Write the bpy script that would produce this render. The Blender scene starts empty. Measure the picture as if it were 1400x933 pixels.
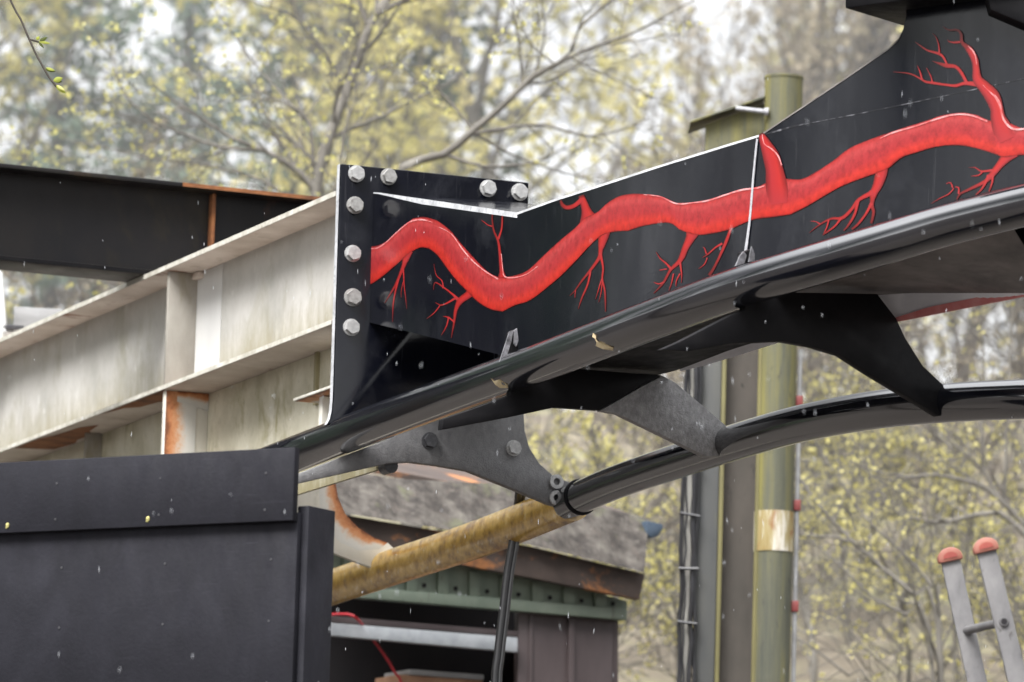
import bpy, bmesh, math, random
import numpy as np
from mathutils import Vector, Matrix
R = math.radians
rng = random.Random(7)
scn = bpy.context.scene
COL = scn.collection

# ------------------------------------------------------------------ camera
F_PX = 7495.0                      # focal length in photo pixels (1400 wide)
CAM = Vector((0, 0, 1.6))
ELEV, ROLL = R(8.57), R(1.7)
FW = Vector((0, math.cos(ELEV), math.sin(ELEV)))
R0 = Vector((1, 0, 0)); U0 = R0.cross(FW)
RT = R0*math.cos(ROLL) + U0*math.sin(ROLL)
UP = U0*math.cos(ROLL) - R0*math.sin(ROLL)

def ray(px, py):
    return FW + RT*((px-700)/F_PX) + UP*((466.5-py)/F_PX)
def at(px, py, Y):
    d = ray(px, py); return CAM + d*(Y/d.y)
def onpl(px, py, P0, n):
    d = ray(px, py); return CAM + d*((P0-CAM).dot(n)/d.dot(n))
def unroll(px, py):
    return px + (py-466.5)*math.tan(ROLL)
def surf(px, py, tab, off=0.0):
    u = unroll(px, py)
    return at(px, py, float(np.interp(u, tab[0], tab[1])) + off)
def smooth_tab(xs, ys):
    # Catmull-Rom densified table so vertical surfaces curve smoothly
    X = np.linspace(xs[0], xs[-1], 160)
    c = np.polyfit(xs, ys, min(4, len(xs)-1))
    return (X, np.polyval(c, X))

AZ = R(68.2)
A = Vector((math.cos(AZ), -math.sin(AZ), 0))     # along the girder, towards the viewer
B = Vector((math.sin(AZ), math.cos(AZ), 0))      # across it, to the right and away

# ------------------------------------------------------------------ object helpers
WLOC = {}
def tag(o, label=None, cat=None, group=None, kind=None):
    if label: o['label'] = label
    if cat: o['category'] = cat
    if group: o['group'] = group
    if kind: o['kind'] = kind
    return o
def thing(name, loc, label, cat, group=None):
    o = bpy.data.objects.new(name, None); COL.objects.link(o)
    o.location = loc; o.empty_display_size = .2
    WLOC[o.name] = Vector(loc)
    return tag(o, label, cat, group)
def link(name, me, mat, parent=None, loc=None):
    o = bpy.data.objects.new(name, me); COL.objects.link(o)
    if mat is not None and len(me.materials) == 0: me.materials.append(mat)
    if parent is not None: o.parent = parent
    base = WLOC[parent.name] if parent is not None else Vector((0, 0, 0))
    w = Vector(loc) if loc is not None else base
    o.location = w - base
    WLOC[o.name] = w
    return o
def mesh_obj(name, vs, fs, mat, parent=None, loc=None, smooth=False, uvs=None):
    base = Vector(loc) if loc is not None else (WLOC[parent.name] if parent is not None else Vector((0, 0, 0)))
    me = bpy.data.meshes.new(name)
    me.from_pydata([tuple(Vector(v)-base) for v in vs], [], fs)
    if uvs is not None:
        ul = me.uv_layers.new(name='UVMap')
        for p in me.polygons:
            for li in p.loop_indices:
                ul.data[li].uv = uvs[me.loops[li].vertex_index]
    bm = bmesh.new(); bm.from_mesh(me)
    bmesh.ops.recalc_face_normals(bm, faces=bm.faces)
    bm.to_mesh(me); bm.free()
    if smooth: me.polygons.foreach_set('use_smooth', [True]*len(me.polygons))
    me.update()
    return link(name, me, mat, parent, loc if loc is not None else base)

class MB:
    def __init__(s): s.v = []; s.f = []
    def add(s, vs, fs):
        k = len(s.v); s.v += [Vector(v) for v in vs]; s.f += [tuple(i+k for i in f) for f in fs]; return s
    def hexa(s, p):           # 8 points: bottom 4, top 4
        return s.add(p, [(0,3,2,1), (4,5,6,7), (0,1,5,4), (1,2,6,5), (2,3,7,6), (3,0,4,7)])
    def box(s, c, ex, ey, ez):  # centre and three half vectors
        c = Vector(c); p = [c+ex*a+ey*b-ez for a, b in ((-1,-1), (1,-1), (1,1), (-1,1))] + \
                           [c+ex*a+ey*b+ez for a, b in ((-1,-1), (1,-1), (1,1), (-1,1))]
        return s.hexa(p)
    def prism(s, pts, ext):
        n = len(pts); pts = [Vector(p) for p in pts]; ext = Vector(ext)
        vs = pts + [p+ext for p in pts]
        return s.add(vs, [tuple(range(n)), tuple(range(2*n-1, n-1, -1))] + [(i, (i+1) % n, n+(i+1) % n, n+i) for i in range(n)])
    def tube(s, pts, rad, seg=20, cap=True):
        pts = [Vector(p) for p in pts]; n = len(pts)
        if not hasattr(rad, '__len__'): rad = [rad]*n
        ref = Vector((0, 0, 1)); k = len(s.v)
        for i, p in enumerate(pts):
            t = (pts[min(i+1, n-1)]-pts[max(i-1, 0)]).normalized()
            r = ref if abs(t.dot(ref)) < .95 else Vector((1, 0, 0))
            a = t.cross(r).normalized(); b = a.cross(t)
            for j in range(seg):
                th = 2*math.pi*j/seg
                s.v.append(p + (a*math.cos(th)+b*math.sin(th))*rad[i])
        for i in range(n-1):
            for j in range(seg):
                s.f.append((k+i*seg+j, k+i*seg+(j+1) % seg, k+(i+1)*seg+(j+1) % seg, k+(i+1)*seg+j))
        if cap:
            s.f.append(tuple(k+j for j in range(seg))); s.f.append(tuple(k+(n-1)*seg+j for j in reversed(range(seg))))
        return s
    def build(s, name, mat, parent=None, loc=None, bevel=0, smooth=False, seg=2):
        base = Vector(loc) if loc is not None else (WLOC[parent.name] if parent is not None else Vector((0, 0, 0)))
        me = bpy.data.meshes.new(name)
        me.from_pydata([tuple(v-base) for v in s.v], [], s.f)
        bm = bmesh.new(); bm.from_mesh(me)
        bmesh.ops.recalc_face_normals(bm, faces=bm.faces)
        if bevel:
            es = [e for e in bm.edges if len(e.link_faces) == 2 and e.calc_face_angle(0) > R(28)]
            bmesh.ops.bevel(bm, geom=es, offset=bevel, segments=seg, affect='EDGES', clamp_overlap=True, profile=.5)
        bm.to_mesh(me); bm.free()
        if smooth or bevel:
            me.polygons.foreach_set('use_smooth', [True]*len(me.polygons))
            try: me.set_sharp_from_angle(angle=R(35))
            except Exception: pass
        return link(name, me, mat, parent, loc if loc is not None else base)

def spline(pts, step=.05):
    P = [Vector(p) for p in pts]; out = []
    for i in range(len(P)-1):
        p0 = P[max(i-1, 0)]; p1 = P[i]; p2 = P[i+1]; p3 = P[min(i+2, len(P)-1)]
        n = max(2, int((p2-p1).length/step))
        for k in range(n):
            t = k/n
            out.append(.5*((2*p1)+(p2-p0)*t+(2*p0-5*p1+4*p2-p3)*t*t+(3*p1-p0-3*p2+p3)*t**3))
    out.append(P[-1]); return out

# ------------------------------------------------------------------ materials
def nodes(name):
    m = bpy.data.materials.new(name); m.use_nodes = True
    nt = m.node_tree; return m, nt, nt.nodes['Principled BSDF']
def ramp(nt, stops):
    r = nt.nodes.new('ShaderNodeValToRGB'); e = r.color_ramp.elements
    while len(e) < len(stops): e.new(.5)
    for el, (p, c) in zip(e, stops):
        el.position = p; el.color = (*c, 1) if len(c) == 3 else c
    return r
def noise(nt, scale, detail=6, rough=.6, stretch=(1,1,1), dist=0):
    tc = nt.nodes.new('ShaderNodeTexCoord'); mp = nt.nodes.new('ShaderNodeMapping')
    mp.inputs['Scale'].default_value = stretch
    n = nt.nodes.new('ShaderNodeTexNoise'); n.inputs['Scale'].default_value = scale
    n.inputs['Detail'].default_value = detail; n.inputs['Roughness'].default_value = rough
    n.inputs['Distortion'].default_value = dist
    nt.links.new(tc.outputs['Object'], mp.inputs[0]); nt.links.new(mp.outputs[0], n.inputs['Vector'])
    return n
def mixc(nt, fac, a, b):
    m = nt.nodes.new('ShaderNodeMix'); m.data_type = 'RGBA'
    for s, v in ((0, fac), (6, a), (7, b)):
        if isinstance(v, (int, float)): m.inputs[s].default_value = v
        elif isinstance(v, tuple): m.inputs[s].default_value = (*v, 1)
        else: nt.links.new(v, m.inputs[s])
    return m.outputs[2]
def bump(nt, bs, h, strength, dist=.01):
    b = nt.nodes.new('ShaderNodeBump'); b.inputs['Strength'].default_value = strength; b.inputs['Distance'].default_value = dist
    nt.links.new(h, b.inputs['Height']); nt.links.new(b.outputs[0], bs.inputs['Normal'])
def surface(name, stops, scale=6, stretch=(1,1,1), rough=.6, rough2=None, metal=0, spec=.5, layers=(), bumps=None, coat=0, detail=7):
    """stops: colour ramp over noise; layers: (colour, scale, stretch, lo, hi) patches on top; bumps: (scale, strength)"""
    m, nt, bs = nodes(name)
    n = noise(nt, scale, detail, .62, stretch); r = ramp(nt, stops); nt.links.new(n.outputs[0], r.inputs[0])
    c = r.outputs[0]
    for (lc, ls, lst, lo, hi) in layers:
        ln = noise(nt, ls, 8, .65, lst, .4); lr = ramp(nt, [(lo, (0,0,0)), (hi, (1,1,1))]); nt.links.new(ln.outputs[0], lr.inputs[0])
        c = mixc(nt, lr.outputs[0], c, lc)
    nt.links.new(c, bs.inputs['Base Color'])
    bs.inputs['Metallic'].default_value = metal; bs.inputs['Specular IOR Level'].default_value = spec
    bs.inputs['Coat Weight'].default_value = coat; bs.inputs['Coat Roughness'].default_value = .05; bs.inputs['Coat IOR'].default_value = 1.8
    if rough2 is None: bs.inputs['Roughness'].default_value = rough
    else:
        rn = noise(nt, scale*1.7, 6, .6, stretch); mr = nt.nodes.new('ShaderNodeMapRange')
        mr.inputs[1].default_value = .35; mr.inputs[2].default_value = .65
        mr.inputs[3].default_value = rough; mr.inputs[4].default_value = rough2
        nt.links.new(rn.outputs[0], mr.inputs[0]); nt.links.new(mr.outputs[0], bs.inputs['Roughness'])
    if bumps:
        bn = noise(nt, bumps[0], 4, .6); bump(nt, bs, bn.outputs[0], bumps[1])
    return m

M = {}
BLK = [(.3, (.0022,.0026,.0052)), (.7, (.0056,.0062,.0100))]
M['black_gloss'] = surface('black_gloss_paint', BLK, 3, (1,1,.25), .09, .2, spec=.42, bumps=(90, .015),
                           layers=[((.018,.019,.023), 5, (1,1,.22), .60, .85), ((.05,.05,.056), 90, (.3,.3,1.6), .70, .80), ((.030,.030,.034), 48, (1,1,.05), .60, .80), ((.022,.023,.028), 2.2, (1,1,1), .52, .75)])
M['black_rail'] = surface('black_rail_paint', BLK, 5, (1,1,1), .12, .2, spec=.5, coat=.65, bumps=(60, .012),
                          layers=[((.03,.027,.024), 9, (1,1,1), .66, .85), ((.06,.06,.062), 70, (1,1,.3), .70, .80)])
b_ = M['black_rail'].node_tree.nodes['Principled BSDF']; b_.inputs['Coat Weight'].default_value = 1.0; b_.inputs['Coat IOR'].default_value = 2.15; b_.inputs['Coat Roughness'].default_value = .09
M['sky_grey_tie'] = surface('sky_grey_tie_paint', [(.3, (.072,.071,.074)), (.7, (.14,.137,.139))], 40, (1,1,.6), .3, .45, spec=1.0, bumps=(160, .3))  # grey base stands in for sky reflected on the black tie
M['tie_arm'] = surface('sky_sheen_arm_paint', [(.35, (.17,.166,.168)), (.6, (.29,.285,.287)), (.75, (.40,.395,.397))], 55, (1,1,.7), .3, .45, spec=.9, bumps=(150, .45))  # sky reflection on the black arm, put into a lighter grey base
M['black_dark'] = surface('black_shadow_paint', [(.3, (.0035,.0035,.0045)), (.7, (.009,.0085,.0095))], 8, (1,1,1), .45, .6, spec=.14, bumps=(60, .05))
M['pale_edge'] = surface('painted_sky_gleam_edge', [(.3, (.34,.345,.36)), (.5, (.5,.51,.53)), (.7, (.66,.67,.69))], 12, (1,1,1), .22, .4, spec=.8)  # pale base paints the sky gleam along black edges
M['weld'] = surface('bare_weld', [(.3, (.28,.28,.3)), (.7, (.5,.5,.53))], 60, (1,1,1), .4, spec=.6, bumps=(200, .4))
M['fin_gleam'] = surface('painted_fin_gleam', [(.35, (.05,.05,.055)), (.65, (.26,.26,.28))], 30, (1,1,1), .35, spec=.6, bumps=(160, .5))  # grey base paints the light caught by the tie fins
M['seam'] = surface('faint_seam', [(.50, (.010,.010,.013)), (.68, (.20,.20,.22))], 30, (1,1,1), .4)
M['zinc'] = surface('galvanised_bolt', [(.3, (.34,.34,.34)), (.7, (.55,.55,.54))], 50, (1,1,1), .42, .6, metal=.35, bumps=(160, .2))
M['black_bolt'] = surface('painted_bolt', [(.3, (.03,.03,.035)), (.7, (.08,.08,.085))], 50, (1,1,1), .3)
M['red_lip'] = surface('red_painted_edge', [(.3, (.62,.15,.15)), (.7, (.70,.32,.31))], 14, (1,1,1), .4)
M['pale_lip'] = surface('painted_sky_sheen_face', [(.3, (.66,.66,.70)), (.7, (.8,.8,.84))], 5, (1,1,3), .3, .5, spec=.7)  # pale base paints the sky reflected in the glossy lip
M['under_grey'] = surface('grey_brown_underside', [(.35, (.085,.075,.071)), (.65, (.19,.17,.16))], 5, (1,1,1), .5, spec=.5,
                          layers=[((.030,.027,.027), 4, (1,1,1), .52, .74)])
M['chip'] = surface('paint_chip', [(.3, (.5,.38,.2)), (.7, (.62,.52,.34))], 60, (1,1,1), .7)
M['white_web'] = surface('weathered_white_web', [(.3, (.37,.365,.335)), (.5, (.49,.48,.45)), (.7, (.56,.55,.52))], 2.6, (1,1,.85), .55, .7,
                         layers=[((.30,.28,.19), 3.0, (1,1,.75), .55, .85), ((.34,.33,.28), 60, (1,1,.45), .56, .9), ((.70,.70,.67), 9, (1,1,.6), .6, .8), ((.26,.25,.17), 18, (1,1,.2), .68, .9)], bumps=(40, .06))
M['white_clean'] = surface('clean_white_paint', [(.3, (.55,.55,.54)), (.7, (.64,.64,.625))], 5, (1,1,.3), .5)
M['white_flange'] = surface('grimy_flange', [(.3, (.47,.40,.34)), (.6, (.63,.56,.50)), (.75, (.70,.63,.58))], 4, (1,1,1), .55, .7,
                            layers=[((.22,.085,.04), 1.9, (1,1,1), .62, .68), ((.30,.25,.18), 10, (1,1,1), .6, .8)], bumps=(50, .08))
M['white_stiff'] = surface('grey_stiffener', [(.3, (.24,.22,.19)), (.7, (.38,.36,.32))], 7, (1,1,.4), .6,
                           layers=[((.2,.17,.1), 6, (1,1,.3), .55, .75)])
M['yellow_web'] = surface('mossy_cream_web', [(.3, (.40,.37,.27)), (.55, (.56,.53,.42)), (.75, (.62,.6,.52))], 3.5, (1,1,.8), .6, .75,
                          layers=[((.28,.25,.13), 5, (1,1,.7), .54, .75), ((.22,.21,.15), 60, (1,1,.5), .58, .85)], bumps=(50, .08))
M['flange_edge'] = surface('flange_edge', [(.3, (.36,.34,.28)), (.7, (.66,.64,.58))], 14, (1,1,1), .6, layers=[((.2,.17,.1), 22, (1,1,1), .6, .75)])
M['rust'] = surface('orange_rust', [(.3, (.26,.09,.035)), (.5, (.46,.18,.07)), (.66, (.58,.27,.12)), (.8, (.62,.42,.28))], 13, (1,1,1), .8, bumps=(60, .3))
M['white_rust'] = surface('white_plate_with_rust', [(.3, (.56,.53,.46)), (.7, (.74,.72,.65))], 4, (1,1,.5), .55, .7,
                          layers=[((.42,.40,.34), 14, (1,1,.4), .55, .8), ((.40,.17,.07), 2.6, (1,1,1), .66, .78)], bumps=(40, .07))
M['old_rail'] = surface('yellowed_rust_rail', [(.3, (.20,.10,.016)), (.45, (.50,.29,.042)), (.6, (.68,.44,.10)), (.76, (.80,.65,.36))], 16, (2.2,.5,1), .28, .42, coat=.6,
                        layers=[((.15,.055,.02), 5, (1,1,1), .55, .72), ((.62,.53,.35), 34, (3.2,.4,.8), .58, .70)], spec=.6, bumps=(50, .1))
M['black_beam'] = surface('old_black_beam', [(.3, (.005,.005,.007)), (.7, (.013,.011,.010))], 3, (1,1,.6), .45, .6, spec=.3,
                          layers=[((.040,.032,.012), 1.8, (1,1,.6), .48, .75), ((.06,.026,.012), 4, (1,1,.5), .58, .78)], bumps=(40, .1))
M['rust_dark'] = surface('brown_orange_rust', [(.3, (.11,.042,.018)), (.55, (.26,.10,.035)), (.75, (.36,.16,.06))], 9, (1,1,1), .8, bumps=(60, .3))
M['fence'] = surface('dark_stained_board', [(.3, (.0065,.0065,.0105)), (.55, (.0095,.0095,.0145)), (.75, (.0135,.0135,.0195))], 9, (1,1,.5), .65, .8, spec=.3,
                     layers=[((.026,.026,.035), 26, (.2,.2,3.5), .6, .9), ((.021,.021,.029), 2.5, (1,1,1), .5, .8)], bumps=(70, .12))
M['col_green'] = surface('algae_steel', [(.33, (.055,.06,.048)), (.46, (.10,.10,.066)), (.56, (.15,.14,.055)), (.66, (.21,.19,.055))], 9, (1,1,.07), .7,
                         layers=[((.05,.05,.042), 26, (1,1,.35), .60, .70), ((.24,.24,.22), 24, (1,1,.06), .66, .76)], bumps=(50, .2))
M['col_grey'] = surface('grey_steel', [(.3, (.05,.054,.06)), (.7, (.095,.095,.085))], 4, (1,1,.25), .55,
                        layers=[((.2,.19,.08), 4, (1,1,.2), .58, .75), ((.03,.03,.03), 20, (1,1,.35), .66, .78)])
M['col_brown'] = surface('brown_steel', [(.3, (.055,.048,.04)), (.7, (.10,.085,.072))], 5, (1,1,.4), .6,
                         layers=[((.018,.016,.014), 15, (1,1,.35), .62, .68)])
M['yellow_edge'] = surface('yellow_edge', [(.3, (.10,.09,.04)), (.7, (.19,.17,.065))], 6, (1,1,.3), .6)
M['rust_band'] = surface('rust_stained_band', [(.36, (.22,.11,.03)), (.47, (.27,.20,.075)), (.54, (.33,.27,.13)), (.6, (.60,.57,.5))], 13, (1,1,.10), .6, layers=[((.24,.10,.03), 9, (1,1,1), .55, .7)])
M['cable'] = surface('black_cable', [(.3, (.012,.012,.014)), (.7, (.03,.03,.034))], 20, (1,1,1), .28, spec=.7)
M['tray'] = surface('pale_cable_tray', [(.3, (.22,.21,.19)), (.7, (.45,.44,.40))], 12, (1,1,.4), .5)
M['red_clip'] = surface('red_clip', [(.3, (.17,.035,.035)), (.7, (.25,.055,.05))], 20, (1,1,1), .5)
M['roof'] = surface('mossy_sheet', [(.32, (.014,.011,.008)), (.45, (.038,.031,.026)), (.57, (.075,.066,.056)), (.70, (.115,.104,.088))], 11, (1,1,.8), .8,
                    layers=[((.07,.055,.045), 22, (1,1,.35), .55, .72), ((.14,.127,.11), 34, (1,1,.5), .58, .74), ((.09,.095,.045), 5, (1,1,1), .58, .75)], bumps=(40, .5))
M['fascia'] = surface('rusty_fascia', [(.3, (.05,.038,.034)), (.6, (.085,.062,.052))], 4, (1,1,1), .75,
                      layers=[((.36,.15,.055), 2.3, (1,1,1.6), .53, .60)], bumps=(40, .2))
M['band'] = surface('green_metal_band', [(.3, (.115,.15,.115)), (.7, (.2,.235,.185))], 5, (1,1,.5), .6,
                    layers=[((.26,.27,.21), 18, (1,1,.4), .6, .8), ((.07,.06,.04), 12, (1,1,.3), .64, .78)])
M['hut_dark'] = surface('dark_interior', [(.3, (.006,.005,.007)), (.7, (.013,.010,.012))], 5, (1,1,.5), .8)
M['hut_brown'] = surface('brown_cladding', [(.3, (.045,.032,.033)), (.7, (.085,.065,.065))], 4, (1,1,.3), .5)
M['bar'] = surface('galvanised_bar', [(.3, (.24,.26,.28)), (.7, (.42,.44,.46))], 8, (1,1,1), .5)
M['red_cable'] = surface('red_cable', [(.3, (.35,.01,.02)), (.7, (.45,.02,.03))], 20, (1,1,1), .4)
M['blue_end'] = surface('blue_gutter_end', [(.3, (.035,.055,.085)), (.7, (.07,.10,.14))], 12, (1,1,1), .5)
M['box_brown'] = surface('brown_wood_box', [(.3, (.22,.11,.06)), (.7, (.33,.19,.11))], 9, (1,1,1), .7)
M['plank'] = surface('grey_plank', [(.3, (.20,.20,.20)), (.7, (.34,.34,.34))], 6, (.3,1,2), .7)
M['alu'] = surface('ladder_aluminium', [(.3, (.10,.097,.10)), (.6, (.165,.16,.16)), (.75, (.21,.205,.205))], 14, (1,1,.5), .5, .65, metal=.15,
                   layers=[((.055,.05,.048), 30, (1,1,.6), .6, .68)])
M['orange_cap'] = surface('orange_cap', [(.3, (.25,.085,.06)), (.7, (.37,.155,.115))], 14, (1,1,1), .5)
M['orange_in'] = surface('orange_cap_inner', [(.3, (.24,.045,.035)), (.7, (.33,.075,.055))], 14, (1,1,1), .6)
M['bark'] = surface('pale_bark', [(.3, (.08,.072,.06)), (.7, (.21,.195,.17))], 8, (1,1,.4), .85)
M['bark_dark'] = surface('dark_bark', [(.3, (.065,.055,.045)), (.7, (.16,.135,.11))], 8, (1,1,.4), .85)
M['twig'] = surface('twig_bark', [(.3, (.03,.025,.02)), (.7, (.08,.065,.05))], 60, (1,1,1), .7)
M['sleet'] = surface('sleet', [(.3, (.5,.52,.55)), (.7, (.62,.64,.67))], 5, (1,1,1), .3)

def leafmat(name, cols, trans=.35, scale=3.0):
    m, nt, bs = nodes(name)
    n = noise(nt, scale, 3, .6); r = ramp(nt, [(.3+.4*i/(len(cols)-1), c) for i, c in enumerate(cols)])
    nt.links.new(n.outputs[0], r.inputs[0]); nt.links.new(r.outputs[0], bs.inputs['Base Color'])
    bs.inputs['Roughness'].default_value = .6; bs.inputs['Specular IOR Level'].default_value = .3
    t = nt.nodes.new('ShaderNodeBsdfTranslucent'); nt.links.new(r.outputs[0], t.inputs['Color'])
    mx = nt.nodes.new('ShaderNodeMixShader'); mx.inputs[0].default_value = trans
    nt.links.new(bs.outputs[0], mx.inputs[1]); nt.links.new(t.outputs[0], mx.inputs[2])
    nt.links.new(mx.outputs[0], nt.nodes['Material Output'].inputs['Surface'])
    return m
M['bud'] = leafmat('yellow_green_buds', [(.55,.52,.14), (.72,.68,.25), (.78,.74,.40)], .45)
M['bud_olive'] = leafmat('olive_buds', [(.42,.38,.12), (.58,.53,.20), (.66,.60,.30)], .42)
M['willow'] = leafmat('willow_leaves', [(.50,.47,.17), (.66,.60,.24), (.70,.62,.34)], .55, scale=1.2)
M['palebrown'] = leafmat('pale_brown_twigs', [(.30,.25,.17), (.42,.36,.26), (.48,.43,.29)], .4, scale=1.2)
M['conifer'] = leafmat('conifer_needles', [(.07,.11,.075), (.12,.17,.115), (.18,.22,.15)], .3, 1.2)
M['leaf'] = leafmat('fresh_leaf', [(.22,.27,.04), (.36,.40,.07), (.48,.48,.12)])
M['leaf_yellow'] = leafmat('yellow_leaf', [(.55,.50,.16), (.7,.64,.3)])

def vein_mat():
    m, nt, bs = nodes('painted_vein')
    uv = nt.nodes.new('ShaderNodeUVMap'); uv.uv_map = 'UVMap'
    sp = nt.nodes.new('ShaderNodeSeparateXYZ'); nt.links.new(uv.outputs[0], sp.inputs[0])
    n = noise(nt, 14, 6, .65, (1,1,.7)); ns = nt.nodes.new('ShaderNodeMath'); ns.operation = 'MULTIPLY_ADD'
    nt.links.new(n.outputs[0], ns.inputs[0]); ns.inputs[1].default_value = .10; ns.inputs[2].default_value = -.05
    ad = nt.nodes.new('ShaderNodeMath'); ad.operation = 'ADD'; nt.links.new(sp.outputs[1], ad.inputs[0]); nt.links.new(ns.outputs[0], ad.inputs[1])
    r = ramp(nt, [(0, (.20,.008,.009)), (.05, (.46,.035,.034)), (.18, (.48,.055,.056)), (.36, (.40,.034,.038)), (.58, (.41,.028,.031)), (.80, (.55,.032,.022)), (.95, (.47,.020,.013)), (1, (.20,.007,.006))])
    nt.links.new(ad.outputs[0], r.inputs[0])
    n2 = noise(nt, 45, 8, .75, (1,1,.8)); r2 = ramp(nt, [(.3, (.42,.40,.41)), (.5, (.70,.68,.68)), (.7, (.88,.92,.92))]); nt.links.new(n2.outputs[0], r2.inputs[0])
    mm = nt.nodes.new('ShaderNodeMix'); mm.data_type = 'RGBA'; mm.blend_type = 'MULTIPLY'; mm.inputs[0].default_value = 1
    nt.links.new(r.outputs[0], mm.inputs[6]); nt.links.new(r2.outputs[0], mm.inputs[7]); nt.links.new(mm.outputs[2], bs.inputs['Base Color'])
    bs.inputs['Roughness'].default_value = .3; bs.inputs['Specular IOR Level'].default_value = .4
    return m
def rust_fade_mat():
    m, nt, bs = nodes('rust_fading_into_white')
    uv = nt.nodes.new('ShaderNodeUVMap'); uv.uv_map = 'UVMap'
    sp = nt.nodes.new('ShaderNodeSeparateXYZ'); nt.links.new(uv.outputs[0], sp.inputs[0])
    n = noise(nt, 22, 9, .7); ma = nt.nodes.new('ShaderNodeMath'); ma.operation = 'MULTIPLY_ADD'; ma.inputs[1].default_value = .9; ma.inputs[2].default_value = -.45
    nt.links.new(n.outputs[0], ma.inputs[0]); ad = nt.nodes.new('ShaderNodeMath'); ad.operation = 'ADD'
    nt.links.new(sp.outputs[0], ad.inputs[0]); nt.links.new(ma.outputs[0], ad.inputs[1])
    r = ramp(nt, [(.02, (.20,.07,.03)), (.18, (.46,.18,.07)), (.36, (.56,.27,.13)), (.5, (.60,.45,.34)), (.66, (.60,.575,.53)), (.9, (.56,.55,.51))])
    nt.links.new(ad.outputs[0], r.inputs[0]); nt.links.new(r.outputs[0], bs.inputs['Base Color']); bs.inputs['Roughness'].default_value = .7
    bump(nt, bs, n.outputs[0], .15)
    return m
M['rust_fade'] = rust_fade_mat()
def fade_quad(name, p, parent):
    return mesh_obj(name, p, [(0,1,2,3)], M['rust_fade'], parent, uvs=[(0,0), (1,0), (1,1), (0,1)])
def add_grime(m, col, lo=.0, hi=.42):
    nt = m.node_tree; bs = nt.nodes['Principled BSDF']; src = bs.inputs['Base Color'].links[0].from_socket
    uv = nt.nodes.new('ShaderNodeUVMap'); uv.uv_map = 'UVMap'; sp = nt.nodes.new('ShaderNodeSeparateXYZ'); nt.links.new(uv.outputs[0], sp.inputs[0])
    n = noise(nt, 14, 8, .7, (1,1,.35)); ma = nt.nodes.new('ShaderNodeMath'); ma.operation = 'MULTIPLY_ADD'; ma.inputs[1].default_value = -.75
    nt.links.new(n.outputs[0], ma.inputs[0]); nt.links.new(sp.outputs[1], ma.inputs[2])
    r = ramp(nt, [(lo, (.85,.85,.85)), (hi, (0,0,0))]); ad = nt.nodes.new('ShaderNodeMath'); ad.operation = 'ADD'; ad.inputs[1].default_value = .36
    nt.links.new(ma.outputs[0], ad.inputs[0]); nt.links.new(ad.outputs[0], r.inputs[0])
    nt.links.new(mixc(nt, r.outputs[0], src, col), bs.inputs['Base Color'])
add_grime(M['white_web'], (.25,.23,.15)); add_grime(M['yellow_web'], (.24,.21,.11), .0, .3)
def uv_height(o):
    me = o.data; ul = me.uv_layers.new(name='UVMap')
    for l in me.loops: ul.data[l.index].uv = (0, 1.0 if l.vertex_index > 3 else 0.0)
M['vein'] = vein_mat()
def branch_mat():
    m, nt, bs = nodes('painted_small_vein')
    uv = nt.nodes.new('ShaderNodeUVMap'); uv.uv_map = 'UVMap'
    sp = nt.nodes.new('ShaderNodeSeparateXYZ'); nt.links.new(uv.outputs[0], sp.inputs[0])
    r = ramp(nt, [(0, (.10,.003,.004)), (.3, (.30,.014,.017)), (.7, (.35,.014,.012)), (1, (.12,.003,.003))]); nt.links.new(sp.outputs[1], r.inputs[0])
    r3 = ramp(nt, [(0, (1,1,1)), (.55, (.8,.8,.8)), (1, (.22,.2,.2))]); nt.links.new(sp.outputs[0], r3.inputs[0])
    ab = nt.nodes.new('ShaderNodeMapRange'); nt.links.new(sp.outputs[0], ab.inputs[0])
    for k_, v_ in ((1, -1), (2, -.15), (3, 0), (4, 1)): ab.inputs[k_].default_value = v_
    cbase = mixc(nt, ab.outputs[0], (.29,.018,.021), r.outputs[0])
    mm = nt.nodes.new('ShaderNodeMix'); mm.data_type = 'RGBA'; mm.blend_type = 'MULTIPLY'; mm.inputs[0].default_value = 1
    nt.links.new(cbase, mm.inputs[6]); nt.links.new(r3.outputs[0], mm.inputs[7]); nt.links.new(mm.outputs[2], bs.inputs['Base Color'])
    bs.inputs['Roughness'].default_value = .32
    return m
M['vein_small'] = branch_mat()
M['vein_light'] = surface('painted_pink_line', [(.35, (.48,.06,.06)), (.6, (.66,.30,.30))], 22, (1,1,1), .3)

# ------------------------------------------------------------------ ground
def ground_z(x, y):
    if y < 19: z = 0.0
    elif y < 24: z = 2.0*(y-19)/5
    elif y < 29: z = 2.0
    elif y < 50: z = 2.0+6.6*(y-29)/21
    else: z = 8.6
    a = max(0.0, (-x-9)/14); left = 9.0*min(1, a)*min(1, max(0, (y+10)/20))   # unseen left bank, added with its trees for dark reflections
    z = max(z, left)
    return z
gx = np.concatenate([np.linspace(-400, -40, 10), np.linspace(-36, 36, 49), np.linspace(40, 400, 10)])
gy = np.concatenate([np.linspace(-300, -20, 8), np.linspace(-15, 95, 90), np.linspace(110, 700, 12)])
gv = []; gf = []
for j, y in enumerate(gy):
    for i, x in enumerate(gx):
        gv.append((x, y, ground_z(x, y) + (.12*math.sin(x*1.7+y)*math.cos(y*1.3-x*.6) if y > 29 else 0)))
nx = len(gx)
for j in range(len(gy)-1):
    for i in range(nx-1):
        gf.append((j*nx+i, j*nx+i+1, (j+1)*nx+i+1, (j+1)*nx+i))
M['ground'] = surface('leaf_litter_ground', [(.3, (.09,.072,.052)), (.5, (.15,.125,.09)), (.7, (.19,.175,.10))], 1.6, (1,1,1), .95,
                      layers=[((.20,.20,.09), .7, (1,1,1), .52, .7), ((.32,.28,.21), 7, (1,1,1), .55, .7)], bumps=(6, .6))
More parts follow.
